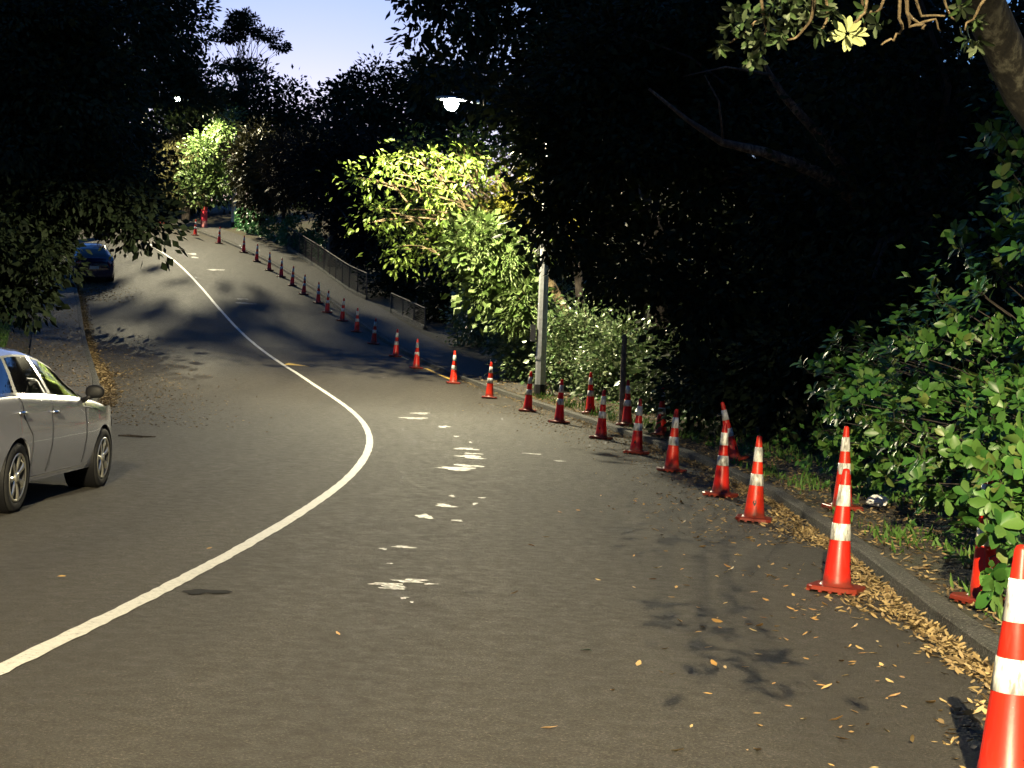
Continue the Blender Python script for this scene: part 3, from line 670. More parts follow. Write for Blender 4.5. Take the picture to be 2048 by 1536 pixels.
def place_car(root, x, y, heading, scale=1):
    t = Vector((-math.sin(heading), math.cos(heading), 0)); e = 1.2
    zf = G(x+t.x*e, y+t.y*e); zr = G(x-t.x*e, y-t.y*e); nx, ny = t.y, -t.x
    zR = G(x+nx*.7, y+ny*.7); zL = G(x-nx*.7, y-ny*.7)
    fx = Vector((t.x, t.y, (zf-zr)/(2*e))).normalized(); ly = Vector((-nx, -ny, (zL-zR)/1.4)).normalized(); uz = fx.cross(ly).normalized(); ly = uz.cross(fx)
    m = Matrix((fx, ly, uz)).transposed().to_4x4(); m.translation = Vector((x, y, (zf+zr)/2+.004)); root.matrix_world = m @ Matrix.Scale(scale, 4)
c1 = car('parked_car', 'silver grey hatchback parked on the left, nearest car, cut off by the frame', M['silver']); place_car(c1, -5.1, 14.6, rad(-1.1))
c2 = car('parked_car', 'dark navy car parked far up the left kerb under the hanging tree', M['navy']); place_car(c2, -19.35, 69.6, rad(20.5), 1.12)

# ------------------------------------------------------------------ vegetation
CAMP = np.array([0, 0, 1.6])
GAPS = [(np.array(L1)+[0, 0, -.05], .42, 1.0), (np.array(L2)+[0, 0, -.05], .3, 1.0)]
def gapmask(P):
    keep = np.ones(len(P), bool)
    for q, r_, _ in GAPS:
        d = q-CAMP; ln_ = np.linalg.norm(d); d = d/ln_; rel = P-CAMP; t = rel@d; dist = np.linalg.norm(rel-t[:, None]*d, axis=1)
        keep &= ~((dist < r_*(.55+.5*np.sin(P[:, 2]*7)**2)) & (t < ln_+.4))
    return keep
def unit(n, r_):
    v = r_.normal(size=(n, 3)); return v/np.linalg.norm(v, axis=1, keepdims=True)
def crown_pts(lobes, ncl, nlf, clr, seed, shell=.5, droop=.2, up=.35, flat=.7):
    r_ = np.random.default_rng(seed); vol = np.array([(l[3]*l[4]*l[5])**.75*(l[6] if len(l) > 6 else 1) for l in lobes]); cnt = np.maximum(2, (ncl*vol/vol.sum()).astype(int))
    C = []; O = []
    for l, c in zip(lobes, cnt):
        u = unit(c, r_); rr = (shell+(1-shell)*r_.random(c)**.6)*(1+.16*np.sin(u[:, 0]*5+seed)+.13*np.sin(u[:, 2]*7+2*seed))
        C.append(np.array(l[:3])+u*rr[:, None]*np.array(l[3:6])); O.append(u)
    C = np.concatenate(C); O = np.concatenate(O); n = len(C)
    sz = clr*(.6+.8*r_.random(n))
    idx = np.repeat(np.arange(n), nlf); g = r_.normal(size=(len(idx), 3))*[1, 1, flat]; g /= np.maximum(1, np.linalg.norm(g, axis=1, keepdims=True)/1.7)
    P = C[idx]+g*sz[idx][:, None]
    A = g+O[idx]*.7+r_.normal(size=g.shape)*.45+np.array([0, 0, -droop*2]); N = np.array([0, 0, up*2])+O[idx]*.5+r_.normal(size=g.shape)*.7+np.array([0, -.15, 0])
    return C, O, P, A, N
def limbs_to(mb, start, targets, r0, seed, sag=.0, sides=6):
    r_ = random.Random(seed); s = Vector(start)
    for t in targets:
        t = Vector(t); d = t-s; m1 = s+d*.35+Vector((r_.uniform(-.1, .1), r_.uniform(-.1, .1), .12+sag))*d.length; m2 = s+d*.7+Vector((r_.uniform(-.08, .08), r_.uniform(-.08, .08), .08+sag))*d.length
        mb.tube([s[:], m1[:], m2[:], t[:]], [r0, r0*.7, r0*.45, r0*.15], sides, False)
def tree(name, label, cat, base, trunk, tr, lobes, ncl, nlf, clr, L, tmpl, mat, seed, bark='bark', nlimb=14, group=None, shell=.5, droop=.2, lr=None, gap=True, twigs=0, up=.35, flat=.7, extra=None, core=1, dens=1.0):
    nlf = int(nlf*dens)
    root = empty(name, base, label, cat, group); off = np.array(base, float)
    C, O, P, A, N = crown_pts(lobes, ncl, nlf, clr, seed, shell, droop, up, flat)
    r_ = np.random.default_rng(seed+1)
    if gap: k = gapmask(P); P, A, N = P[k], A[k], N[k]
    zmin = np.array([verge_r(float(p)) for p in [base[1]]])[0]-.1
    k = P[:, 2] > min(zmin, base[2])+.02; P, A, N = P[k], A[k], N[k]
    if extra is not None: extra(root, P, A, N, r_)
    me = leaf_mesh('crown', tmpl, P-off, A, N, L*(.65+.7*r_.random(len(P)))); link('crown', me, mat, root)
    if core:
        lb = [(l[0], l[1]+l[4]*.15, l[2], l[3]*.72, l[4]*.7, l[5]*.72) for l in lobes]
        _, _, P2, A2, N2 = crown_pts(lb, int(ncl*.5), max(4, int(nlf*.6*core)), clr*1.5, seed+5, .1, .2, .1, 1)
        if gap: k = gapmask(P2); P2, A2, N2 = P2[k], A2[k], N2[k]
        k = P2[:, 2] > base[2]+.1; P2, A2, N2 = P2[k], A2[k], N2[k]
        tag(link('inner_foliage', leaf_mesh('inner_foliage', T_IN, P2-off, A2, N2, min(.34, L*1.7)*(.6+.6*r_.random(len(P2)))), mat, root), kind='stuff')
    mb = MB(); mb.tube([tuple(np.array(p)) for p in trunk], tr, 10)
    sel = r_.choice(len(C), min(nlimb, len(C)), replace=False); limbs_to(mb, trunk[-1], [C[i] for i in sel], lr or tr[-1]*.6, seed)
    if twigs:
        sel = r_.choice(len(C), min(twigs, len(C)), replace=False)
        cs = [Vector(l[:3]) for l in lobes]
        for i in sel:
            t = Vector(C[i]); s = min(cs, key=lambda q: (q-t).length); s = s.lerp(Vector(trunk[-1]), .25); limbs_to(mb, s[:], [t[:]], .026, seed+int(i), sides=4)
    t = mb.build('trunk', M[bark], root, True, off=tuple(off)); return root
def gz(x, y): d = Xc(y)-x; return T(d, y)-.1

# --- left side
x, y = -18.2, 46.5
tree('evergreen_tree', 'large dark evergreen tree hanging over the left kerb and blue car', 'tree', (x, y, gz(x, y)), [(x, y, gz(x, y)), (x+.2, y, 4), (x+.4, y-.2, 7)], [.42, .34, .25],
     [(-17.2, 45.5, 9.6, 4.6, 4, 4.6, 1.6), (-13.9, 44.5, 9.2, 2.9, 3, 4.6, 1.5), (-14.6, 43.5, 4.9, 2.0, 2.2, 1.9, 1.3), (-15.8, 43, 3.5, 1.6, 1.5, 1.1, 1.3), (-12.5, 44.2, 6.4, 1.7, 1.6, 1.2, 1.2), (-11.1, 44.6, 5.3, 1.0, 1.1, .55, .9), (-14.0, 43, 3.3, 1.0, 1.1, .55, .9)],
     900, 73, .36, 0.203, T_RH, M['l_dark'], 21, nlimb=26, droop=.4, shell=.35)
x, y = -24.5, 63
tree('evergreen_tree', 'tall dark evergreen tree behind the left bend, far lamp glinting through it', 'tree', (x, y, gz(x, y)), [(x, y, gz(x, y)), (x+.3, y, 8), (x+.8, y, 12)], [.45, .36, .25],
     [(-20, 62, 14, 4.8, 4, 5.5), (-17.2, 61, 11.0, 3.0, 3, 3.8), (-16.0, 60.5, 8.0, 2.2, 2.2, 1.7), (-22.5, 62, 10, 4, 4, 4), (-14.9, 60.5, 6.9, 1.0, 1.2, .65, .8), (-15.6, 62, 15.5, 1.6, 2, 2.6)],
     620, 64, .42, 0.257, T_RH, M['l_dark'], 22, nlimb=24, droop=.35, shell=.35)
x, y = -22.5, 84
tree('evergreen_tree', 'ragged dark tree at the upper left edge of the open sky', 'tree', (x, y, gz(x, y)), [(x, y, gz(x, y)), (x+1, y, 13), (x+3, y, 17)], [.4, .3, .2],
     [(-19.2, 84, 19.2, 1.7, 2, 1.3), (-17.6, 84, 17.0, 1.3, 1.4, .8), (-20.5, 84, 22, 2.4, 2, 1.8), (-17.8, 84, 20.4, .8, 1, .6), (-18.2, 84, 15.4, 1.5, 1.4, .8), (-21, 84, 16.5, 3, 2.5, 2.5)],
     150, 67, .4, 0.324, T_RH, M['l_dark'], 23, nlimb=30, shell=.3, lr=.08)
x, y = -20.9, 97
tree('conifer_tree', 'drooping olive brown conifer at the right edge of the dark trees', 'tree', (x, y, gz(x, y)), [(x, y, gz(x, y)), (x, y, 14), (x, y, 20.5)], [.3, .22, .08],
     [(-21, 96, 19.5, 1.1, 1.1, 1.6), (-20.4, 96, 17, 1.9, 1.8, 1.7), (-20.6, 96, 14.6, 1.9, 2, 1.5), (-21.5, 97, 12.5, 2.2, 2, 1.5)],
     200, 64, .34, 0.338, T_SLIM, M['l_olive'], 24, nlimb=30, droop=.7, shell=.4, lr=.05)
# tall flat-topped tree against the sky
x, y = -20.6, 115
tree('flat_topped_tree', 'tall thin tree with flat leaf pads and bare branches against the sky', 'tree', (x, y, gz(x, y)), [(x, y, gz(x, y)), (x-.1, y, 17), (x+.1, y, 20.6)], [.3, .22, .14],
     [(-21.7, 115, 25.5, 1.25, 1.0, .48, 1.3), (-20.6, 115, 26.6, 1.25, 1.0, .6, 1.3), (-19.0, 115, 25.7, 1.0, .9, .45), (-18.0, 115, 24.8, .75, .7, .32), (-20.7, 115, 23.2, 1.35, 1.0, .42, 1.2), (-19.5, 115, 22.4, .8, .7, .3), (-22.4, 115, 21.2, 1.0, .9, .45), (-21.2, 115, 20.4, .9, .9, .45)],
     110, 64, .24, 0.27, T_RH, M['l_dark'], 25, nlimb=52, shell=.15, lr=.04, gap=False, core=0)
x, y = -17.6, 106
tree('broadleaf_tree', 'round dark tree crown below the tall thin tree', 'tree', (x, y, gz(x, y)), [(x, y, gz(x, y)), (x, y, 14), (x, y, 16)], [.4, .3, .2],
     [(-18.6, 106, 17.4, 3.0, 2.5, 3.6), (-15.8, 106, 16.8, 2.3, 2.3, 3.4), (-14.6, 106, 14.2, 2.0, 2, 3), (-20.5, 106, 15.5, 2.4, 2, 3.6)],
     300, 57, .45, 0.351, T_RH, M['l_dark'], 26, nlimb=16, shell=.4)
x, y = -7.5, 87
tree('broadleaf_tree', 'dark tree rising right of the sky gap behind the fence', 'tree', (x, y, gz(x, y)), [(x, y, gz(x, y)), (x, y, 11), (x, y, 13)], [.4, .3, .2],
     [(-8.4, 87, 16.0, 2.2, 2, 2.7), (-9.9, 87, 14.8, 1.4, 1.4, 2.4), (-5.8, 87, 15.8, 2.4, 2.2, 3.2), (-3.5, 87, 15, 3, 2.5, 4), (-11.0, 87, 16.0, .35, .5, .35, .5), (-7, 87, 11, 4, 2.5, 3)],
     330, 57, .4, 0.324, T_RH, M['l_dark'], 27, nlimb=20, shell=.4)
x, y = -9.0, 76
tree('broadleaf_tree', 'fine leaved grey brown tree dimly lit behind the mesh fence', 'tree', (x, y, gz(x, y)), [(x, y, gz(x, y)), (x, y, 7), (x, y, 9)], [.3, .24, .16],
     [(-9.0, 77, 11.2, 2.7, 2.2, 2.6), (-11.4, 79, 11.3, 2.0, 1.8, 1.9, .9), (-6.6, 76, 10.2, 2.4, 2, 3), (-8.5, 75.5, 8.6, 1.5, 1.2, 1.2), (-7, 74.5, 7.4, 2.2, 1.5, 1.8), (-4.5, 73, 8.5, 2.4, 2, 3.6)],
     420, 78, .4, 0.26, T_SLIM, M['l_grey'], 28, nlimb=26, shell=.4)
x, y = -12.9, 85.5
tree('broadleaf_tree', 'olive leaved tree caught by the far lamp above the ivy hedge', 'tree', (x, y, gz(x, y)), [(x, y, gz(x, y)), (x, y, 9), (x, y, 11)], [.2, .16, .1],
     [(-14.6, 84.5, 12.4, 1.2, 1.2, 1.9), (-13.2, 83.5, 11.2, 1.6, 1.3, 1.8), (-14.6, 86, 10.4, 1.0, 1.0, 1.0)],
     130, 70, .34, 0.26, T_SLIM, M['l_olive'], 29, nlimb=14, shell=.35)
x, y = -16.4, 91.5
tree('broadleaf_tree', 'bright green leaved tree lit by the far lamp above the red panel', 'tree', (x, y, gz(x, y)), [(x, y, gz(x, y)), (x, y, 11), (x, y, 13)], [.18, .14, .1],
     [(-17.3, 91, 15.2, .7, .7, .9), (-18.5, 91, 13.6, .9, .8, .9), (-19.1, 91.5, 11.6, .8, .8, 1.2), (-17.6, 91.5, 12.0, .9, .7, 1.2)],
     90, 40, .3, .2, T_RH, M['l_far'], 30, nlimb=10, shell=.4)
x, y = -24, 103
tree('broadleaf_tree', 'dark tree closing the road at the top of the bend', 'tree', (x, y, gz(x, y)), [(x, y, gz(x, y)), (x, y, 14), (x, y, 16)], [.4, .3, .2],
     [(-24, 103, 14, 3.5, 2.5, 5), (-21, 102, 13.5, 2.2, 2, 3), (-28, 102, 14, 4, 2.5, 5)],
     240, 57, .5, 0.378, T_RH, M['l_dark'], 31, nlimb=12, shell=.4)
for i, (x, y, r0, lab) in enumerate([(-24.5, 52, 3.0, 'dark bush behind the grass verge on the left'), (-26, 75, 3.6, 'dark bush beyond the navy car at the left bend'), (-31, 93, 4, 'dark bush at the outer side of the top bend')]):
    z = gz(x, y)
    tree('bush', lab, 'bush', (x, y, z), [(x, y, z), (x, y, z+1), (x, y, z+1.6)], [.16, .12, .08], [(x, y, z+2.0, r0, r0*.8, 2.3), (x+r0*.5, y-.5, z+1.2, r0*.6, r0*.6, 1.3)], 150, 40, .4, .16, T_RH, M['l_dark'], 40+i, nlimb=10, shell=.4, group='dark bushes on the left')

# --- right side, around the lamp pole
x, y = 1.9, 46
tree('canopy_tree', 'big dark canopy tree above the lamp with sky glinting through', 'tree', (4.8, y+3, gz(4.8, y+3)), [(4.8, 49, gz(4.8, 49)), (4.5, 48.5, 6), (3.8, 48, 9.5)], [.5, .42, .3],
     [(1.6, 47, 12.4, 3.6, 2.5, 2.6), (-1.9, 47, 12.6, 1.9, 1.8, 1.9, .85), (4.5, 47, 12.0, 3.5, 2.5, 2.8), (-.8, 47, 10.0, 2.4, 2.0, 1.0), (2.2, 47, 9.2, 2.6, 2, 1.0), (7.5, 47, 11, 3, 2.5, 3.5), (-3.1, 47, 13.1, .8, .9, .9, .6), (1, 48, 15.5, 4, 3, 2)],
     560, 64, .36, 0.23, T_ELL, M['l_dark'], 50, nlimb=34, shell=.3, lr=.14)
def lit_sprays(root, P, A, N, r_):
    base = np.array(root.location)
    # separate sprays of leaves nearest the road
    cl = P[r_.choice(len(P), 300, replace=False)]; vs_ = []
    for q in range(6):
        n = 7; a = np.linspace(-1.9, 1.9, n)+r_.normal(size=n)*.12
        Ax = np.stack([np.cos(a), np.sin(a), -.45+.2*r_.normal(size=n)], 1); me = leaf_mesh('leaf_spray', t_leaf(.2, .62, -.22), np.zeros((n, 3)), Ax, np.tile([0., 0, 1], (n, 1))+.2*r_.normal(size=(n, 3)), .13+.05*r_.random(n)); me.materials.append(M['l_lit']); vs_.append(me)
    for i, c in enumerate(cl):
        o = bpy.data.objects.new('leaf_spray', vs_[i % 6]); COL.objects.link(o); o.parent = root; o.location = Vector(c-base)+Vector((0, -.12, 0)); o.rotation_euler = (r_.normal()*.4-.25, r_.normal()*.4, r_.uniform(0, 6.28)); s = r_.uniform(.75, 1.25); o.scale = (s, s, s)
x, y = 1.9, 45.6
tree('broadleaf_tree', 'brightly lit yellow green broadleaf tree below the near street lamp', 'tree', (x, y, gz(x, y)), [(x, y, gz(x, y)), (x-.3, y, 2.9), (x-1.1, y-.6, 4.4)], [.2, .17, .13],
     [(-1.36, 44.1, 6.3, 1.36, 1.15, 1.36), (-3.13, 43.5, 5.56, 0.99, 1.04, 0.63), (-1.98, 43.4, 5.05, 1.25, 1.04, 0.94), (-2.4, 43.3, 4.55, 0.8, 0.7, 0.4), (-1.04, 43.5, 4.2, 1.04, 0.94, 0.73), (-2.7, 39.9, 6.72, 0.9, 0.5, 0.38), (-1.5, 40.1, 6.62, 0.9, 0.5, 0.45), (-3.6, 40, 6.32, 0.7, 0.5, 0.32), (-2.0, 39.8, 5.92, 0.8, 0.5, 0.5), (-4.1, 40.6, 6.15, .6, .5, .32, 1.3), (-3.6, 41.2, 5.4, .6, .5, .35, 1.3), (-3.0, 41.5, 4.4, .6, .5, .3, 1.2), (-1.7, 41.6, 7.3, 1.0, .6, .42, 1.3), (-2.9, 41.4, 7.15, .8, .6, .35, 1.2), (-.6, 42, 6.9, .8, .6, .6, 1.2)],
     240, 17, .3, .155, t_leaf(.21, .6, -.15), M['l_lit'], 51, bark='twig', nlimb=40, shell=.35, droop=.35, lr=.05, twigs=110, extra=lit_sprays, core=0)
x, y = 2.2, 44.5
tree('broadleaf_tree', 'golden leaved tree right of the lamp behind the lit green tree', 'tree', (x, y, gz(x, y)), [(x, y, gz(x, y)), (x-.3, y, 4), (x-.6, y, 6)], [.16, .13, .09],
     [(.55, 43.4, 7.3, .95, .8, 1.2), (1.2, 43.4, 8.0, .7, .6, .8), (.0, 43.2, 6.1, .8, .7, .9), (.9, 43.5, 5.6, .8, .7, .9)],
     120, 34, .26, .12, T_RH, M['l_yellow'], 52, bark='bark', nlimb=18, shell=.35, lr=.04, twigs=20)
x, y = .9, 42.5
tree('willowy_shrub', 'pale green narrow leaved shrub between the lit tree and the pole', 'shrub', (x, y, gz(x, y)), [(x, y, gz(x, y)), (x-.3, y, 2.2), (x-.6, y, 3.4)], [.1, .08, .05],
     [(-.9, 41.2, 4.6, .85, .7, .85), (-.1, 41.2, 4.2, .7, .6, .8), (.3, 41, 3.0, .7, .6, .8), (-.7, 41.4, 3.5, .7, .6, .5)],
     120, 52, .24, .17, T_SLIM, M['l_willow'], 53, bark='twig_red', nlimb=22, shell=.3, droop=.5, lr=.03, twigs=25)
for i, (lx, ly, lz, rx, rz, lab, mt, nc, L) in enumerate([
    (.75, 47.3, 2.7, 1.45, 1.6, 'dark green shrub in shade behind the footpath, left of the lit shrubs', 'l_shrub', 130, .13),
    (-.6, 53, 3.3, 1.4, 1.9, 'dark shrub behind the footpath beside the low fence section', 'l_shrub', 120, .15),
    (.85, 42.3, 2.0, .95, 1.3, 'leafy green shrub directly left of the lamp pole', 'l_shrub', 110, .12),
    (1.75, 39.6, 1.9, .95, 1.25, 'glossy green shrub with pale glints directly right of the lamp pole', 'l_shrub', 130, .11),
    (2.7, 37.0, 1.45, 1.0, 1.05, 'glossy shrub behind the verge cone near the lamp pole', 'l_shrub', 130, .11),
    (3.5, 33.6, 1.2, .95, .95, 'glossy shrub behind the wooden post on the verge', 'l_shrub', 110, .11),
    (-2.4, 60, 4.2, 1.3, 1.7, 'dark bush below the climbing mesh fence', 'l_dark', 100, .16),
    (-4.4, 67, 5.2, 2.2, 2.2, 'dark bush on the slope just behind the mesh fence', 'l_dark', 140, .18),
    (2.9, 52, 3.4, 2.2, 2.6, 'dark bush deep behind the lit shrubs', 'l_dark', 140, .18)]):
    x, y = lx+.1, ly+.3; z = gz(x, y)
    tree('shrub', lab, 'shrub', (x, y, z), [(x, y, z), (x, y, z+.5), (x, y, z+.9)], [.07, .06, .04], [(lx, ly, lz, rx, rx*.7, rz), (lx-.5*rx, ly-.3, lz-.5*rz, rx*.6, rx*.5, rz*.5), (lx+.5*rx, ly-.3, lz-.45*rz, rx*.6, rx*.5, rz*.55)], nc, 40, .24, L, T_RH, M[mt], 60+i, bark='twig_red', nlimb=16, shell=.45, lr=.022, group='shrubs behind the right verge', twigs=14)
# the big dark tree right of the pole
x, y = 7.2, 31
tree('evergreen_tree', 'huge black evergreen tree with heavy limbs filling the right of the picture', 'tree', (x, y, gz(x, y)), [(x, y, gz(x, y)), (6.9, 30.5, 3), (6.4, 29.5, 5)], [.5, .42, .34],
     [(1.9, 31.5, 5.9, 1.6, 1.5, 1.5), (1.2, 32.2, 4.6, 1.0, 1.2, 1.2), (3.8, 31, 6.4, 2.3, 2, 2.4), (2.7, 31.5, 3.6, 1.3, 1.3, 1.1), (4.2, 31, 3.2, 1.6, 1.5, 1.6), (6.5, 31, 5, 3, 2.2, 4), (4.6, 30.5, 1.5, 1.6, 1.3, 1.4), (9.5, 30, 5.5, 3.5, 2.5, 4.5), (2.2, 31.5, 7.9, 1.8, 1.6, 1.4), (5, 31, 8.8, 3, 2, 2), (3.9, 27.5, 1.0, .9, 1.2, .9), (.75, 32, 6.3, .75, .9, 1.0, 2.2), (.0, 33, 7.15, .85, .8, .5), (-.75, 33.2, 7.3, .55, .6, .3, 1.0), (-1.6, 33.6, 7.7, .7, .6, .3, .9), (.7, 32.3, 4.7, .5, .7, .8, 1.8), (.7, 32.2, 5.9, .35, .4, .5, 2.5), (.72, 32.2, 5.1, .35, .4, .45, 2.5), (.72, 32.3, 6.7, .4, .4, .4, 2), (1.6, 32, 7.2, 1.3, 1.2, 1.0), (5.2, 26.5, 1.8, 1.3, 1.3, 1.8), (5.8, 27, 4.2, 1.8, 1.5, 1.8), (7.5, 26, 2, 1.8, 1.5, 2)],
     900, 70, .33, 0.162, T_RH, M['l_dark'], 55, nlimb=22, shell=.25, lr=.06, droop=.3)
big = [o for o in bpy.data.objects if o.get('label', '').startswith('huge black')][0]
for P in ([(3.7, 24.4, 6.9), (4.05, 24.5, 6.25), (4.3, 24.6, 5.9), (4.9, 24.7, 5.3), (5.45, 25, 4.7), (6.1, 26.5, 4.0), (6.8, 29.5, 3.2)], [(2.1, 24.2, 5.9), (2.75, 24.3, 5.42), (3.3, 24.4, 5.1), (4.0, 24.5, 4.97), (4.9, 24.8, 4.7), (5.7, 25.5, 4.35), (6.6, 28.5, 3.6)], [(4.05, 24.4, 6.2), (3.3, 24.1, 6.25), (2.6, 23.9, 6.05)], [(3.3, 24.3, 5.15), (3.2, 24.1, 5.7), (2.95, 24, 6.1)]):
    mb = MB(); n = len(P); mb.tube([tuple(np.array(q)-np.array(big.location)) for q in P], [.02+.15*k/n if n > 3 else .025-.009*k for k in range(n)], 9); mb.build('limb', M['bark_red'], big, True)
for i, (x, y, lz, r0, lab) in enumerate([(6.6, 24.5, 3.9, 2.6, 'black tree crown closing the sky right of the heavy limbs'), (4.5, 57, 6, 4.5, 'dark tree far behind the lit shrubs'), (11.5, 52, 6, 5, 'dark tree far behind the huge evergreen'), (9.5, 22, 4.2, 3.6, 'black tree mass at the right behind the glossy shrub'), (6.4, 22.5, 1.4, 1.5, 'low dark bush on the verge behind the second verge cone'), (7.8, 38, 6, 3.5, 'dark tree far right behind the huge evergreen')]):
    z = gz(x, y)
    tree('bush' if r0 < 2 else 'evergreen_tree', lab, 'bush' if r0 < 2 else 'tree', (x, y, z), [(x, y, z), (x, y, z+.5*lz), (x, y, lz)], [.2, .17, .12], [(x, y, lz, r0, r0*.6, lz), (x-r0*.3, y-.4, lz*.45, r0*.8, r0*.5, lz*.5), (x, y, lz*1.7, r0*.9, r0*.6, lz*.7)], (300 if r0 > 2 else 120)+(160 if y > 40 else 0), 40, .34+(.15 if y > 40 else 0), .13 if y < 30 else .34, T_RH, M['l_dark'], 80+i, nlimb=14, shell=.35)

# --- glossy shrub at the right edge
def split_leaves(nm, root, P, A, N, Ls, tmpl, mats, score, count, off, seed):
    r_ = np.random.default_rng(seed); order = np.argsort(score); pick = order[:count]; rest = order[count:]; ms = []
    for m_ in mats:
        me = leaf_mesh(nm, tmpl, np.zeros((1, 3)), np.array([[1., 0, 0]]), np.array([[0., 0, 1]]), np.array([1.])); me.materials.append(m_); ms.append(me)
    for i in pick:
        a = Vector(A[i]).normalized(); nn = Vector(N[i]); b = nn.cross(a)
        if b.length < 1e-4: continue
        b.normalize(); c = a.cross(b); mt = Matrix((a, b, c)).transposed().to_4x4() @ Matrix.Scale(float(Ls[i]), 4); mt.translation = Vector(P[i]-off)
        o = bpy.data.objects.new(nm, ms[int(r_.integers(len(ms)))]); COL.objects.link(o); o.parent = root; o.matrix_local = mt
    return rest
def rosettes(C, O, k, L, seed, spread=.9, stem=.12):
    r_ = np.random.default_rng(seed); P = []; A = []; N = []; S = []
    for c, o in zip(C, O):
        ax = o+r_.normal(size=3)*.35+np.array([0, -.35, .35]); ax /= np.linalg.norm(ax); t = np.cross(ax, [0.3, .2, .9]); t /= np.linalg.norm(t); b = np.cross(ax, t); ph = r_.random()*6
        S.append((c-ax*stem*1.5, c))
        for j in range(k):
            an = ph+j*2.4; lv = j/k; out = t*math.cos(an)+b*math.sin(an); P.append(c-ax*stem*lv*.8); A.append(out*spread+ax*(.7-.5*lv)+r_.normal(size=3)*.15); N.append(ax*1.2-out*.4+r_.normal(size=3)*.15)
    return np.array(P), np.array(A), np.array(N), S
def big_shrub():
    x, y = 5.6, 13.6; base = (x, y, gz(x, y)); off = np.array(base)
    root = empty('glossy_shrub', base, 'large glossy green leaved shrub at the right edge, lit from the front', 'shrub')
    lobes = [(5.1, 13.4, 1.9, 1.25, 1.0, 1.5), (5.35, 13.5, 3.2, .95, .9, .8), (4.55, 13.2, .9, .75, .8, .7), (4.4, 14.6, 1.9, .65, .8, .9, .7), (5.6, 12.4, 1.3, 1.2, .9, 1.0), (3.95, 12.6, .55, .5, .6, .38), (4.5, 16.5, 1.3, .9, 1.0, 1.1, .8), (3.12, 9.6, .45, .24, .2, .42, 5), (3.2, 9.7, .85, .25, .2, .3, 4), (3.8, 12.8, .8, .45, .6, .6), (4.0, 17.2, .9, .6, .9, .9), (4.4, 19.5, 1.1, .8, 1, 1.1), (5.0, 14.6, 3.7, .6, .6, .6, 1.2), (5.2, 15.2, 4.5, .55, .6, .45, 1.2), (4.6, 14.5, 2.9, .5, .6, .5), (3.35, 9.9, .95, .3, .3, .5, 1.6), (4.0, 10.6, .9, .6, .6, .8, 1.2), (4.3, 15.2, .8, .8, .8, .8), (6.5, 13.5, 2, 1.5, 1.2, 2)]
    C, O, _, _, _ = crown_pts(lobes, 980, 1, .2, 71, .5)
    kx = np.array([Xc(float(q[1]))-RK+.3 for q in C]); k = (C[:, 2] > .12) & ((C[:, 0] > kx) | (C[:, 2] > 1.0)); C, O = C[k], O[k]
    P, A, N, S = rosettes(C, O, 9, .1, 72, .95)
    r_ = np.random.default_rng(73); L = .06+.11*r_.random(len(P))**.8
    k = (P[:, 2] > .05) & ~((P[:, 0]/P[:, 1] < .305) & (P[:, 1] < 11.2)); P, A, N, L = P[k], A[k], N[k], L[k]
    # leaves that face the road and camera are single pieces, the rest one mass
    u = P[:, 0]/P[:, 1]; inview = (u < .335) & (P[:, 2] < 4.2)
    score = P[:, 1]+np.where(inview, 0, 50)-1.5*(u < .33)*(u > .27)
    rest = split_leaves('leaf', root, P, A, N, L, T_OBO, [M['l_gloss']], score, 300, off, 74)
    tag(link('foliage', leaf_mesh('foliage', T_OBO, P[rest]-off, A[rest], N[rest], L[rest]), M['l_gloss'], root), kind='stuff')
    # darker inner leaves
    Ci, Oi, Pi, Ai, Ni = crown_pts([(a[0]+.3, a[1]+.5, a[2], a[3]*.9, a[4]*.8, a[5]*.9) for a in lobes], 160, 30, .3, 75, .2)
    k = (Pi[:, 2] > .05) & (Pi[:, 1] > 11.5) & (Pi[:, 0] > 3.6); tag(link('inner_foliage', leaf_mesh('inner_foliage', T_RH, Pi[k]-off, Ai[k], Ni[k], .11), M['l_gloss'], root), kind='stuff')
    mb = MB(); mb.tube([base, (5.5, 13.5, .6), (5.3, 13.4, 1.4)], [.08, .06, .04], 8)
    for s0, c in S[::2]:
        q = Vector(s0); core = Vector((q.x*.5+5.3*.5, q.y*.5+13.6*.5, max(.2, q.z*.8))); mb.tube([core[:], (core.lerp(q, .6)+Vector((0, 0, .03)))[:], tuple(s0), tuple(c)], [.009, .006, .005, .003], 4, False)
    mb.build('stem', M['bark'], root, True, off=base)
big_shrub()

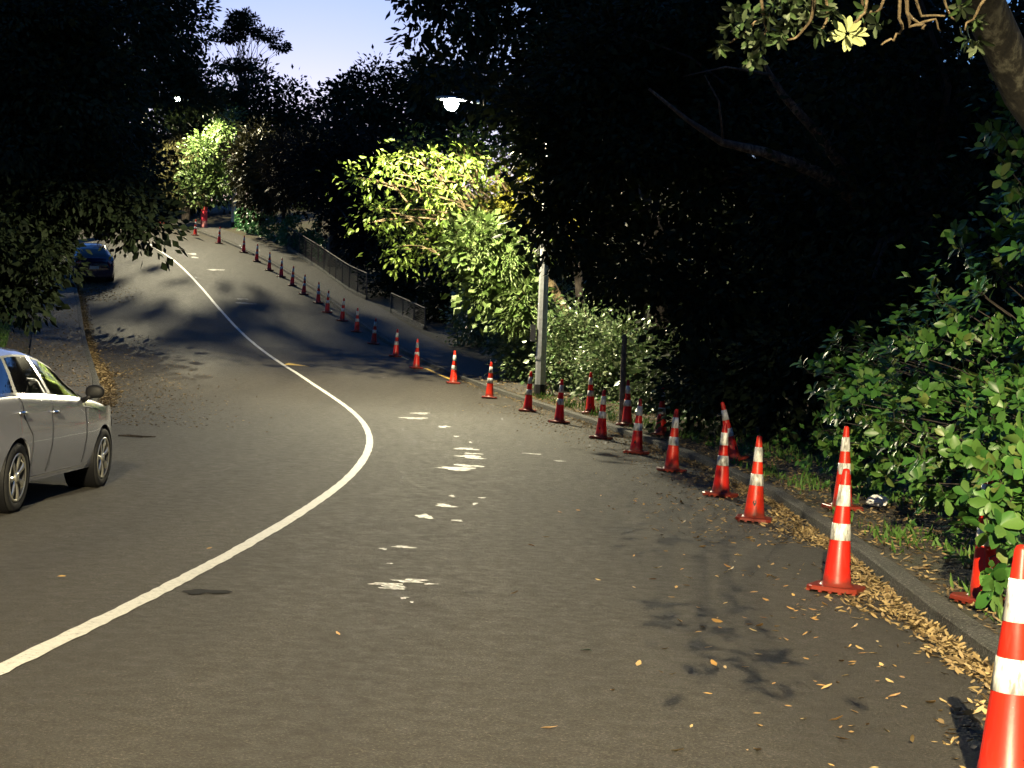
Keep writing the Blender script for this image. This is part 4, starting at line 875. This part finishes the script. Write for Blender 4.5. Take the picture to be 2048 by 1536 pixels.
# --- overhanging tree at the top right
TWIGS = [
 [(1.702, 8.618, 3.82), (1.695, 8.778, 3.63), (1.681, 8.848, 3.544), (1.617, 8.888, 3.494), (1.575, 8.898, 3.48)],
 [(1.532, 8.944, 3.87), (1.545, 9.084, 3.697), (1.422, 9.144, 3.619), (1.341, 9.194, 3.553), (1.254, 9.214, 3.525)],
 [(1.391, 8.79, 3.8), (1.458, 8.99, 3.556), (1.413, 9.07, 3.454), (1.389, 9.1, 3.415)],
 [(1.543, 9.004, 3.886), (1.514, 9.164, 3.685)],
 [(2.232, 9.046, 3.878), (2.172, 9.156, 3.74), (2.104, 9.182, 3.705), (2.009, 9.226, 3.647)],
 [(1.951, 8.526, 3.689), (1.957, 8.626, 3.572), (1.913, 8.656, 3.535)],
 [(2.081, 8.433, 3.724), (2.136, 8.563, 3.575), (2.172, 8.633, 3.492), (2.144, 8.663, 3.456), (2.075, 8.693, 3.418)],
 [(2.345, 9.257, 3.933), (2.397, 9.387, 3.766), (2.486, 9.427, 3.715), (2.574, 9.413, 3.735), (2.62, 9.461, 3.672)],
 [(2.267, 8.719, 3.741), (2.339, 8.819, 3.622), (2.47, 8.823, 3.619)],
 [(2.243, 8.784, 3.627), (2.274, 8.844, 3.554), (2.346, 8.83, 3.572), (2.357, 8.85, 3.548)],
 [(2.601, 9.416, 3.977), (2.685, 9.536, 3.82), (2.744, 9.576, 3.767)],
 [(2.784, 8.91, 3.825), (2.706, 9.03, 3.676), (2.666, 9.09, 3.599)],
 [(2.072, 9.256, 3.928), (2.143, 9.416, 3.722), (2.152, 9.476, 3.642)],
 [(1.787, 8.896, 3.834), (1.838, 9.056, 3.637), (1.803, 9.096, 3.585)]]
ROS = [(1.21, 9.111, 3.482), (1.345, 8.72, 3.331), (1.491, 9.108, 3.597), (1.414, 9.294, 3.728), (1.608, 9.019, 3.669), (1.581, 9.193, 3.602), (1.3, 9.137, 3.705), (1.375, 8.651, 3.425), (1.762, 9.207, 3.759), (1.825, 9.073, 3.723), (1.752, 8.841, 3.524), (1.778, 8.625, 3.583), (2.114, 9.292, 3.755), (2.108, 8.978, 3.601), (2.673, 9.175, 3.753), (2.788, 9.303, 3.708), (2.69, 9.171, 3.563), (2.816, 9.337, 3.569), (1.677, 9.241, 3.781), (1.493, 8.956, 3.702)]
def overhang():
    x, y = 5.2, 11.5; base = (x, y, gz(x, y)); off = np.array(base); r_ = np.random.default_rng(90)
    root = empty('overhanging_tree', base, 'overhanging tree with mottled trunk, bare tan twigs and leathery leaves at top right', 'tree')
    mb = MB(); mb.tube([base, (5.0, 11.6, 1.5), (4.35, 11.4, 2.9), (3.72, 11.2, 3.62), (3.3, 10.8, 4.15), (2.8, 9.8, 4.9), (1.9, 7.0, 5.3), (1.0, 4, 5.2)], [.24, .2, .17, .155, .15, .14, .11, .06], 14)
    mb.build('trunk', M['bark_pale'], root, True, off=base)
    mb = MB(); hubs = [(1.65, 8.5, 4.35), (2.2, 8.7, 4.4), (2.7, 9.2, 4.4)]
    for h in hubs: mb.tube([(2.5, 9.0, 5.0), tuple((np.array(h)+[2.5, 9, 5.1])/2), h], [.05, .035, .02], 6, False)
    for t in TWIGS:
        h = min(hubs, key=lambda q: abs(q[0]-t[0][0])); pts = [h]+t
        # smooth the polyline a little, add knuckles
        fine = []
        for a, b in zip(pts[:-1], pts[1:]):
            for k in range(3): q = np.array(a)*(1-k/3)+np.array(b)*k/3; fine.append(tuple(q+r_.normal(size=3)*.006))
        fine.append(pts[-1]); n = len(fine); mb.tube(fine, [.0125-.007*i/n for i in range(n)], 6)
    mb.build('bare_twigs', M['twig'], root, True, off=base)
    C = np.array(ROS+[(1.45, 8.9, 3.62), (1.55, 9.0, 3.75), (1.33, 9.0, 3.6), (1.64, 9.1, 3.64), (1.4, 9.1, 3.52), (1.7, 9.0, 3.68), (1.25, 9.0, 3.58), (1.53, 8.9, 3.5)]); O = np.tile([-.2, -.3, -.6], (len(C), 1))
    P, A, N, S = rosettes(C, O, 10, .1, 91, .9, .06); A[:, 2] -= .25; L = .075+.035*r_.random(len(P)); k = np.arange(len(P))
    split_leaves('leaf', root, P, A, N, L, T_ELL, [M['l_poh'], M['l_poh'], M['l_poh'], M['l_dark']], np.arange(len(P)), 285, off, 92)
    # pale rosette showing its undersides
    c = np.array((1.914, 8.85, 3.513)); P = []; A = []; N = []
    for j in range(13):
        an = j*2*PI/13+.1*r_.normal(); o_ = np.array([math.cos(an), .0, math.sin(an)*.75]); P.append(c+o_*.012); A.append(o_+np.array([0, -.25+.2*r_.normal(), -.12])); N.append(np.array([0, -1, .1])+.35*r_.normal(size=3))
    split_leaves('leaf', root, np.array(P), np.array(A), np.array(N), .1+.02*r_.random(13), T_ELL, [M['l_pohpale']], np.arange(13), 13, off, 93)
    # out of frame: sprays over the road that dapple it, and the high canopy
    tg = [(1.32, 7.9), (1.22, 8.1), (1.42, 8.0), (1.05, 9.0), (1.2, 9.15), (1.35, 9.0), (1.3, 9.9), (1.1, 9.7), (1.5, 10.1), (1.45, 11.4), (1.6, 11.9), (1.0, 8.5), (1.15, 7.2), (1.5, 7.0), (1.7, 6.6), (1.9, 17.5), (1.5, 17.2), (2.1, 18.2), (2.4, 19.5), (1.2, 17.8), (1.9, 19.2), (1.4, 13.8), (1.1, 14.2), (1.7, 14.0), (.9, 20.5), (1.6, 21), (2.3, 21.8), (2.6, 23.5), (1.9, 24), (2.4, 26), (1.7, 27), (2.0, 28.5), (2.6, 18.6), (2.5, 19.6), (2.3, 22.2), (2.5, 21), (2.2, 24), (2.1, 25.2), (1.6, 28), (1.2, 30), (1.0, 31.6), (.5, 33.5), (3.2, 22.8), (3.4, 20.5), (2.6, 28), (2.3, 30.2)]
    tg = tg[:9]+tg[11:13]+tg[15:]; l3 = np.array(L3)-[0, 0, .2]; C = []
    for a, b in tg:
        t = .60+.06*r_.random(); g_ = np.array([a, b, G(a, b)]); q = l3+(g_-l3)*t
        while q[2]-1.6 < .31*q[1]: t -= .02; q = l3+(g_-l3)*t
        C.append(q)
    C = np.array(C)+r_.normal(size=(len(C), 3))*.04; big = np.array([i > 10 for i in range(len(C))])
    P1, A1, N1, S1 = rosettes(C, np.tile([0, 0, -.5], (len(C), 1)), 5, .1, 95, .9, .06)
    idx = np.repeat(np.arange(len(C)), 26); P2 = C[idx]+r_.normal(size=(len(idx), 3))*np.where(big[idx], .26, .13)[:, None]; A2 = r_.normal(size=P2.shape)+[0, 0, -.3]; N2 = r_.normal(size=P2.shape)+[0, 0, .8]
    sel = r_.random(len(P2)) < np.where(big[idx], 1, .12); P2, A2, N2 = P2[sel], A2[sel], N2[sel]
    lob = [(1.2, 5.0, 6.4, 1.9, 1.6, 1.0), (2.8, 7.0, 6.6, 2.2, 2.0, 1.2), (4.5, 9.5, 6.2, 2.2, 2.0, 1.4), (5.5, 12, 5.8, 2, 2, 1.4), (.9, 6.5, 5.7, .9, 1.2, .4)]
    _, _, P3, A3, N3 = crown_pts(lob, 240, 40, .3, 96, .3)
    k = (P3[:, 2]-1.6)/np.maximum(P3[:, 1], .1) > .262; P3, A3, N3 = P3[k], A3[k], N3[k]
    P_ = np.concatenate([P1, P2, P3]); A_ = np.concatenate([A1, A2, A3]); N_ = np.concatenate([N1, N2, N3])
    k = ((P_[:, 2]-1.6) > .275*P_[:, 1]+.1) | (P_[:, 1] < -1); P_, A_, N_ = P_[k], A_[k], N_[k]
    tag(link('crown', leaf_mesh('crown', T_ELL, P_-off, A_, N_, .09+.03*r_.random(len(P_))), M['l_poh'], root), kind='stuff')
    mb = MB()
    for c in C: mb.tube([(1.0+.2*(c[0]-.6), c[1]+.4, 5.2), (c[0]+.05, c[1]+.2, (c[2]+5.2)/2), tuple(c)], [.006, .0045, .003], 4, False)
    mb.build('hanging_twigs', M['twig'], root, True, off=base)
overhang()

# --- ivy hedge along the far footpath
def hedge(name, label, ys, d0, h, wd, mat, seed, L):
    y0 = ys[0]; base = (Xc(y0)-d0, y0, verge_r(y0)); root = empty(name, base, label, 'hedge'); r_ = np.random.default_rng(seed); n = 5200
    yy = r_.uniform(ys[0], ys[1], n); hh = r_.random(n)**.8; top = h*(.75+.25*np.sin(yy*1.7)+.12*np.sin(yy*4.1)); bulge = wd*(.6+.3*np.sin(yy*2.3)+.25*np.sin(hh*5+yy))*np.sin(np.clip(hh*2.6+.5, 0, PI))
    P = np.array([(Xc(a)-d0+.5-b*(1-.0)+r_.normal()*.08, a, verge_r(a)+t*q) for a, b, t, q in zip(yy, bulge, top, hh)])
    A = r_.normal(size=P.shape)*.6+[-.5, -.5, -.4]; N = r_.normal(size=P.shape)*.6+[-.6, -.8, .6]
    link('foliage', leaf_mesh('foliage', T_RH, P-np.array(base), A, N, L*(.7+.6*r_.random(n))), mat, root)
    mb = MB()
    for i in range(14):
        a = r_.uniform(*ys); p = np.array((Xc(a)-d0+.45, a, verge_r(a)-.05)); mb.tube([tuple(p), tuple(p+[r_.normal()*.1, .1, h*.4]), tuple(p+[r_.normal()*.2, .1, h*.8])], [.03, .022, .01], 5, False)
    mb.build('stem', M['bark'], root, True, off=base)
hedge('ivy_hedge', 'deep green ivy hedge beside the far footpath above the mesh fence', (77, 91), -3.1, 1.9, .6, M['l_ivy'], 101, .2)

# ------------------------------------------------------------------ ground cover
def grass(name, label, xr, yr, n, h, mat, zf, seed, mask=None):
    r_ = np.random.default_rng(seed); x = r_.uniform(*xr, n); y = r_.uniform(*yr, n)
    P = np.array([(a, b, zf(a, b)) for a, b in zip(x, y)])
    if mask is not None: k = np.array([mask(a, b) for a, b in zip(x, y)]); P = P[k]
    A = r_.normal(size=P.shape)*.35+[0, 0, 1]; N = r_.normal(size=P.shape)
    o = link(name, leaf_mesh(name, T_SLIM, P, A, N, h*(.5+r_.random(len(P)))), mat); tag(o, label, 'grass', kind='stuff'); return o
grass('grass', 'short lawn grass on the left verge behind the footpath', (-24, -11), (34, 58), 60000, .1, M['grass'], lambda a, b: T(Xc(b)-a, b)-.01, 111, lambda a, b: Xc(b)-a > WL(b)+2.5)
grass('grass', 'tufts of weedy grass on the right verge below the shrubs', (0, 5.5), (8, 38), 26000, .11, M['grass'], lambda a, b: T(Xc(b)-a, b)-.01, 112, lambda a, b: (-2.6 < Xc(b)-a < -.85) and hsh(a*2.1, b*1.1)+.35*hsh(a*7, b*6) > .22)
def weeds():
    r_ = np.random.default_rng(140); C = []
    while len(C) < 420:
        y = r_.uniform(8.5, 36); e = .4+r_.random()**.7*2.0; x = Xc(y)-RK+.17+e
        if hsh(x*1.9+3, y*.8)+.3*r_.normal() > -.1+.5*(e < .45): C.append((x, y, T(Xc(y)-x, y)+.02+.12*r_.random()*min(1, e)))
    C = np.array(C); P, A, N, S = rosettes(C, np.tile([0, -.2, .8], (len(C), 1)), 10, .05, 141, 1.0, .06)
    o = link('ground_cover', leaf_mesh('ground_cover', T_OBO, P, A, N, .04+.045*r_.random(len(P))), M['l_gloss']); tag(o, 'low leafy weeds growing over the soil of the right verge', 'weeds', kind='stuff')
weeds()
for i, (x, y, r0, h) in enumerate([(-15.5, 27, 4.5, 7), (-14.5, 14, 5, 8), (-14, -1, 5, 8), (9.5, 3, 4.5, 8), (9, -9, 4.5, 8), (-9, -24, 6, 8), (4, -26, 6, 8)]):  # unseen trees added so their crowns screen blue sky light off the scene
    z = gz(x, y)
    tree('sky_blocker_tree', 'leafy tree added out of the picture to block sky light, %s' % ['left beside the parked silver car', 'left of the parked silver car', 'left behind the camera', 'right of the camera', 'right behind the camera', 'far behind on the left', 'far behind on the right'][i], 'tree', (x, y, z), [(x, y, z), (x, y, z+h*.3), (x, y, z+h*.6)], [.3, .25, .18], [(x, y, z+h, r0, r0, h*.75), (x, y, z+h*.5, r0*.8, r0*.8, h*.35), (x*.45, y+1, z+13.5, 6, 6.5, 1.6, 1.6)], 230, 40, .7, .5, T_RH, M['l_dark'], 200+i, nlimb=10, gap=False)
def litter(name, label, pts, L, seed, tilt=.35):
    r_ = np.random.default_rng(seed); P = np.array(pts); a = r_.uniform(0, 6.28, len(P)); A = np.stack([np.cos(a), np.sin(a), r_.normal(size=len(P))*tilt*.6], 1); N = r_.normal(size=P.shape)*tilt+[0, 0, 1]
    o = link(name, leaf_mesh(name, T_DRY, P, A, N, L*(.55+.9*r_.random(len(P)))), M['litter']); tag(o, label, 'leaf litter', kind='stuff')
r_ = np.random.default_rng(120); pts = []
for _ in range(20000):                                   # right gutter, thick close to the kerb
    y = 4+r_.random()**1.1*40; q = abs(r_.normal())*.15*(1+.5*math.sin(y*1.3)+.3*math.sin(y*3.1)); q = min(q, .8); d = RK+.02+q
    if r_.random() < max(.12, 1-(y-4)/34): pts.append((Xc(y)-d, y, Zc(y)+CF*d+.006+.03*max(0, 1-q/.22)*r_.random()))
litter('leaf_litter', 'thick drift of dry tan leaves in the right gutter along the kerb', pts, .052, 121, .55)
pts = []
for _ in range(9000):
    y = r_.uniform(7, 44); e = r_.random()**1.2*1.6; x = Xc(y)-RK+.17+e; pts.append((x, y, T(Xc(y)-x, y)+.012+.015*r_.random()))
litter('leaf_litter', 'dry leaves scattered over the soil of the right verge', pts, .06, 122)
pts = []
for _ in range(9000):                                    # left gutter
    y = r_.uniform(19, 70); q = abs(r_.normal())*.12+(.1 if 22 < y < 42 else 0)*r_.random(); d = WL(y)-.02-q*(1.25 if y < 41 else 1); pts.append((Xc(y)-d, y, Zc(y)+CF*d+.008+.02*r_.random()))
for _ in range(260):                                     # leaf-choked drain mouth at the kerb step
    y = 38.6+r_.normal()*.5; d = WL(y)-abs(r_.normal())*.4; pts.append((Xc(y)-d, y, Zc(y)+CF*d+.01+.02*r_.random()))
litter('leaf_litter', 'band of brown leaves filling the left gutter and drain', pts, .085, 123)
pts = []
for _ in range(2600):
    y = 25+r_.random()*27; d = WL(y)-.2-abs(r_.normal())*1.15; pts.append((Xc(y)-d, y, Zc(y)+CF*d+.008))
litter('leaf_litter', 'small pale leaves scattered thinly over the left lane', pts, .055, 124)
pts = []
for _ in range(5000):
    y = r_.uniform(21, 62); e = .2+r_.random()*3.2; d = WL(y)+e; pts.append((Xc(y)-d, y, max(T(d, y), verge_l(y)+.014 if e < 1.75 else -9)+.012))
litter('leaf_litter', 'brown leaves strewn on the left footpath and its edge', pts, .07, 125)
pts = []
for _ in range(900):
    y = r_.uniform(62, 67.5); d = WL(y)-.2-abs(r_.normal())*.9; pts.append((Xc(y)-d, y, Zc(y)+CF*d+.01))
litter('leaf_litter', 'reddish leaves on the road behind the navy car', pts, .1, 126)
pts = []
for _ in range(2600):
    y = r_.uniform(14, 36); d = RK+.1+abs(r_.normal())*.7; pts.append((Xc(y)-d, y, Zc(y)+CF*d+.006))
litter('leaf_litter', 'sparse dry leaves on the shaded right lane between the cones', pts, .045, 127)
# single leaves lying on the near asphalt
var = []
for k in range(5):
    me = leaf_mesh('fallen_leaf', t_leaf(.12+.03*k, .5, .05+.06*k), np.zeros((1, 3)), np.array([[1., 0, .02]]), np.array([[0, .15*(k-2), 1.]]), np.array([1.])); me.materials.append(M['dryleaf']); var.append(me)
cnt = 0
while cnt < 260:
    y = 5.6+r_.random()**1.25*13; d = RK+.35+abs(r_.normal())*.75+.2*r_.random()
    if d > 2.6: continue
    x = Xc(y)-d
    if any((x-a)**2+(y-b)**2 < .05 for a, b in CONES[:4]): continue
    o = bpy.data.objects.new('fallen_leaf', var[cnt % 5]); COL.objects.link(o); s = .034+.045*r_.random()**1.2; o.scale = (s, s, s); o.location = (x, y, G(x, y)+.003+.002*r_.random()); o.rotation_euler = (rad(r_.normal()*8), rad(r_.normal()*6), r_.uniform(0, 6.28))
    tag(o, 'dry tan leaf lying singly on the asphalt near the closest cones', 'leaf', 'single leaves scattered on the near asphalt'); cnt += 1
for k, (x, y, lab) in enumerate([(-2.9, 9.8, 'lone tan leaf on the dark left lane'), (-2.3, 11.6, 'lone tan leaf on the asphalt left of the white line bend'), (-.9, 8.2, 'lone dry leaf in the middle of the near lane')]):
    o = bpy.data.objects.new('fallen_leaf', var[k]); COL.objects.link(o); o.scale = (.06,)*3; o.location = (x, y, G(x, y)+.004); o.rotation_euler = (.1, 0, k); tag(o, lab, 'leaf')
gl = leaf_mesh('fallen_leaf', T_OBO, np.zeros((1, 3)), np.array([[1., 0, .05]]), np.array([[0., .2, 1]]), np.array([.07])); gl.materials.append(M['l_ivy'])
o = link('fallen_leaf', gl); o.location = (.39, 8.15, G(.39, 8.15)+.005); tag(o, 'single fresh green leaf lying alone on the near asphalt', 'leaf')
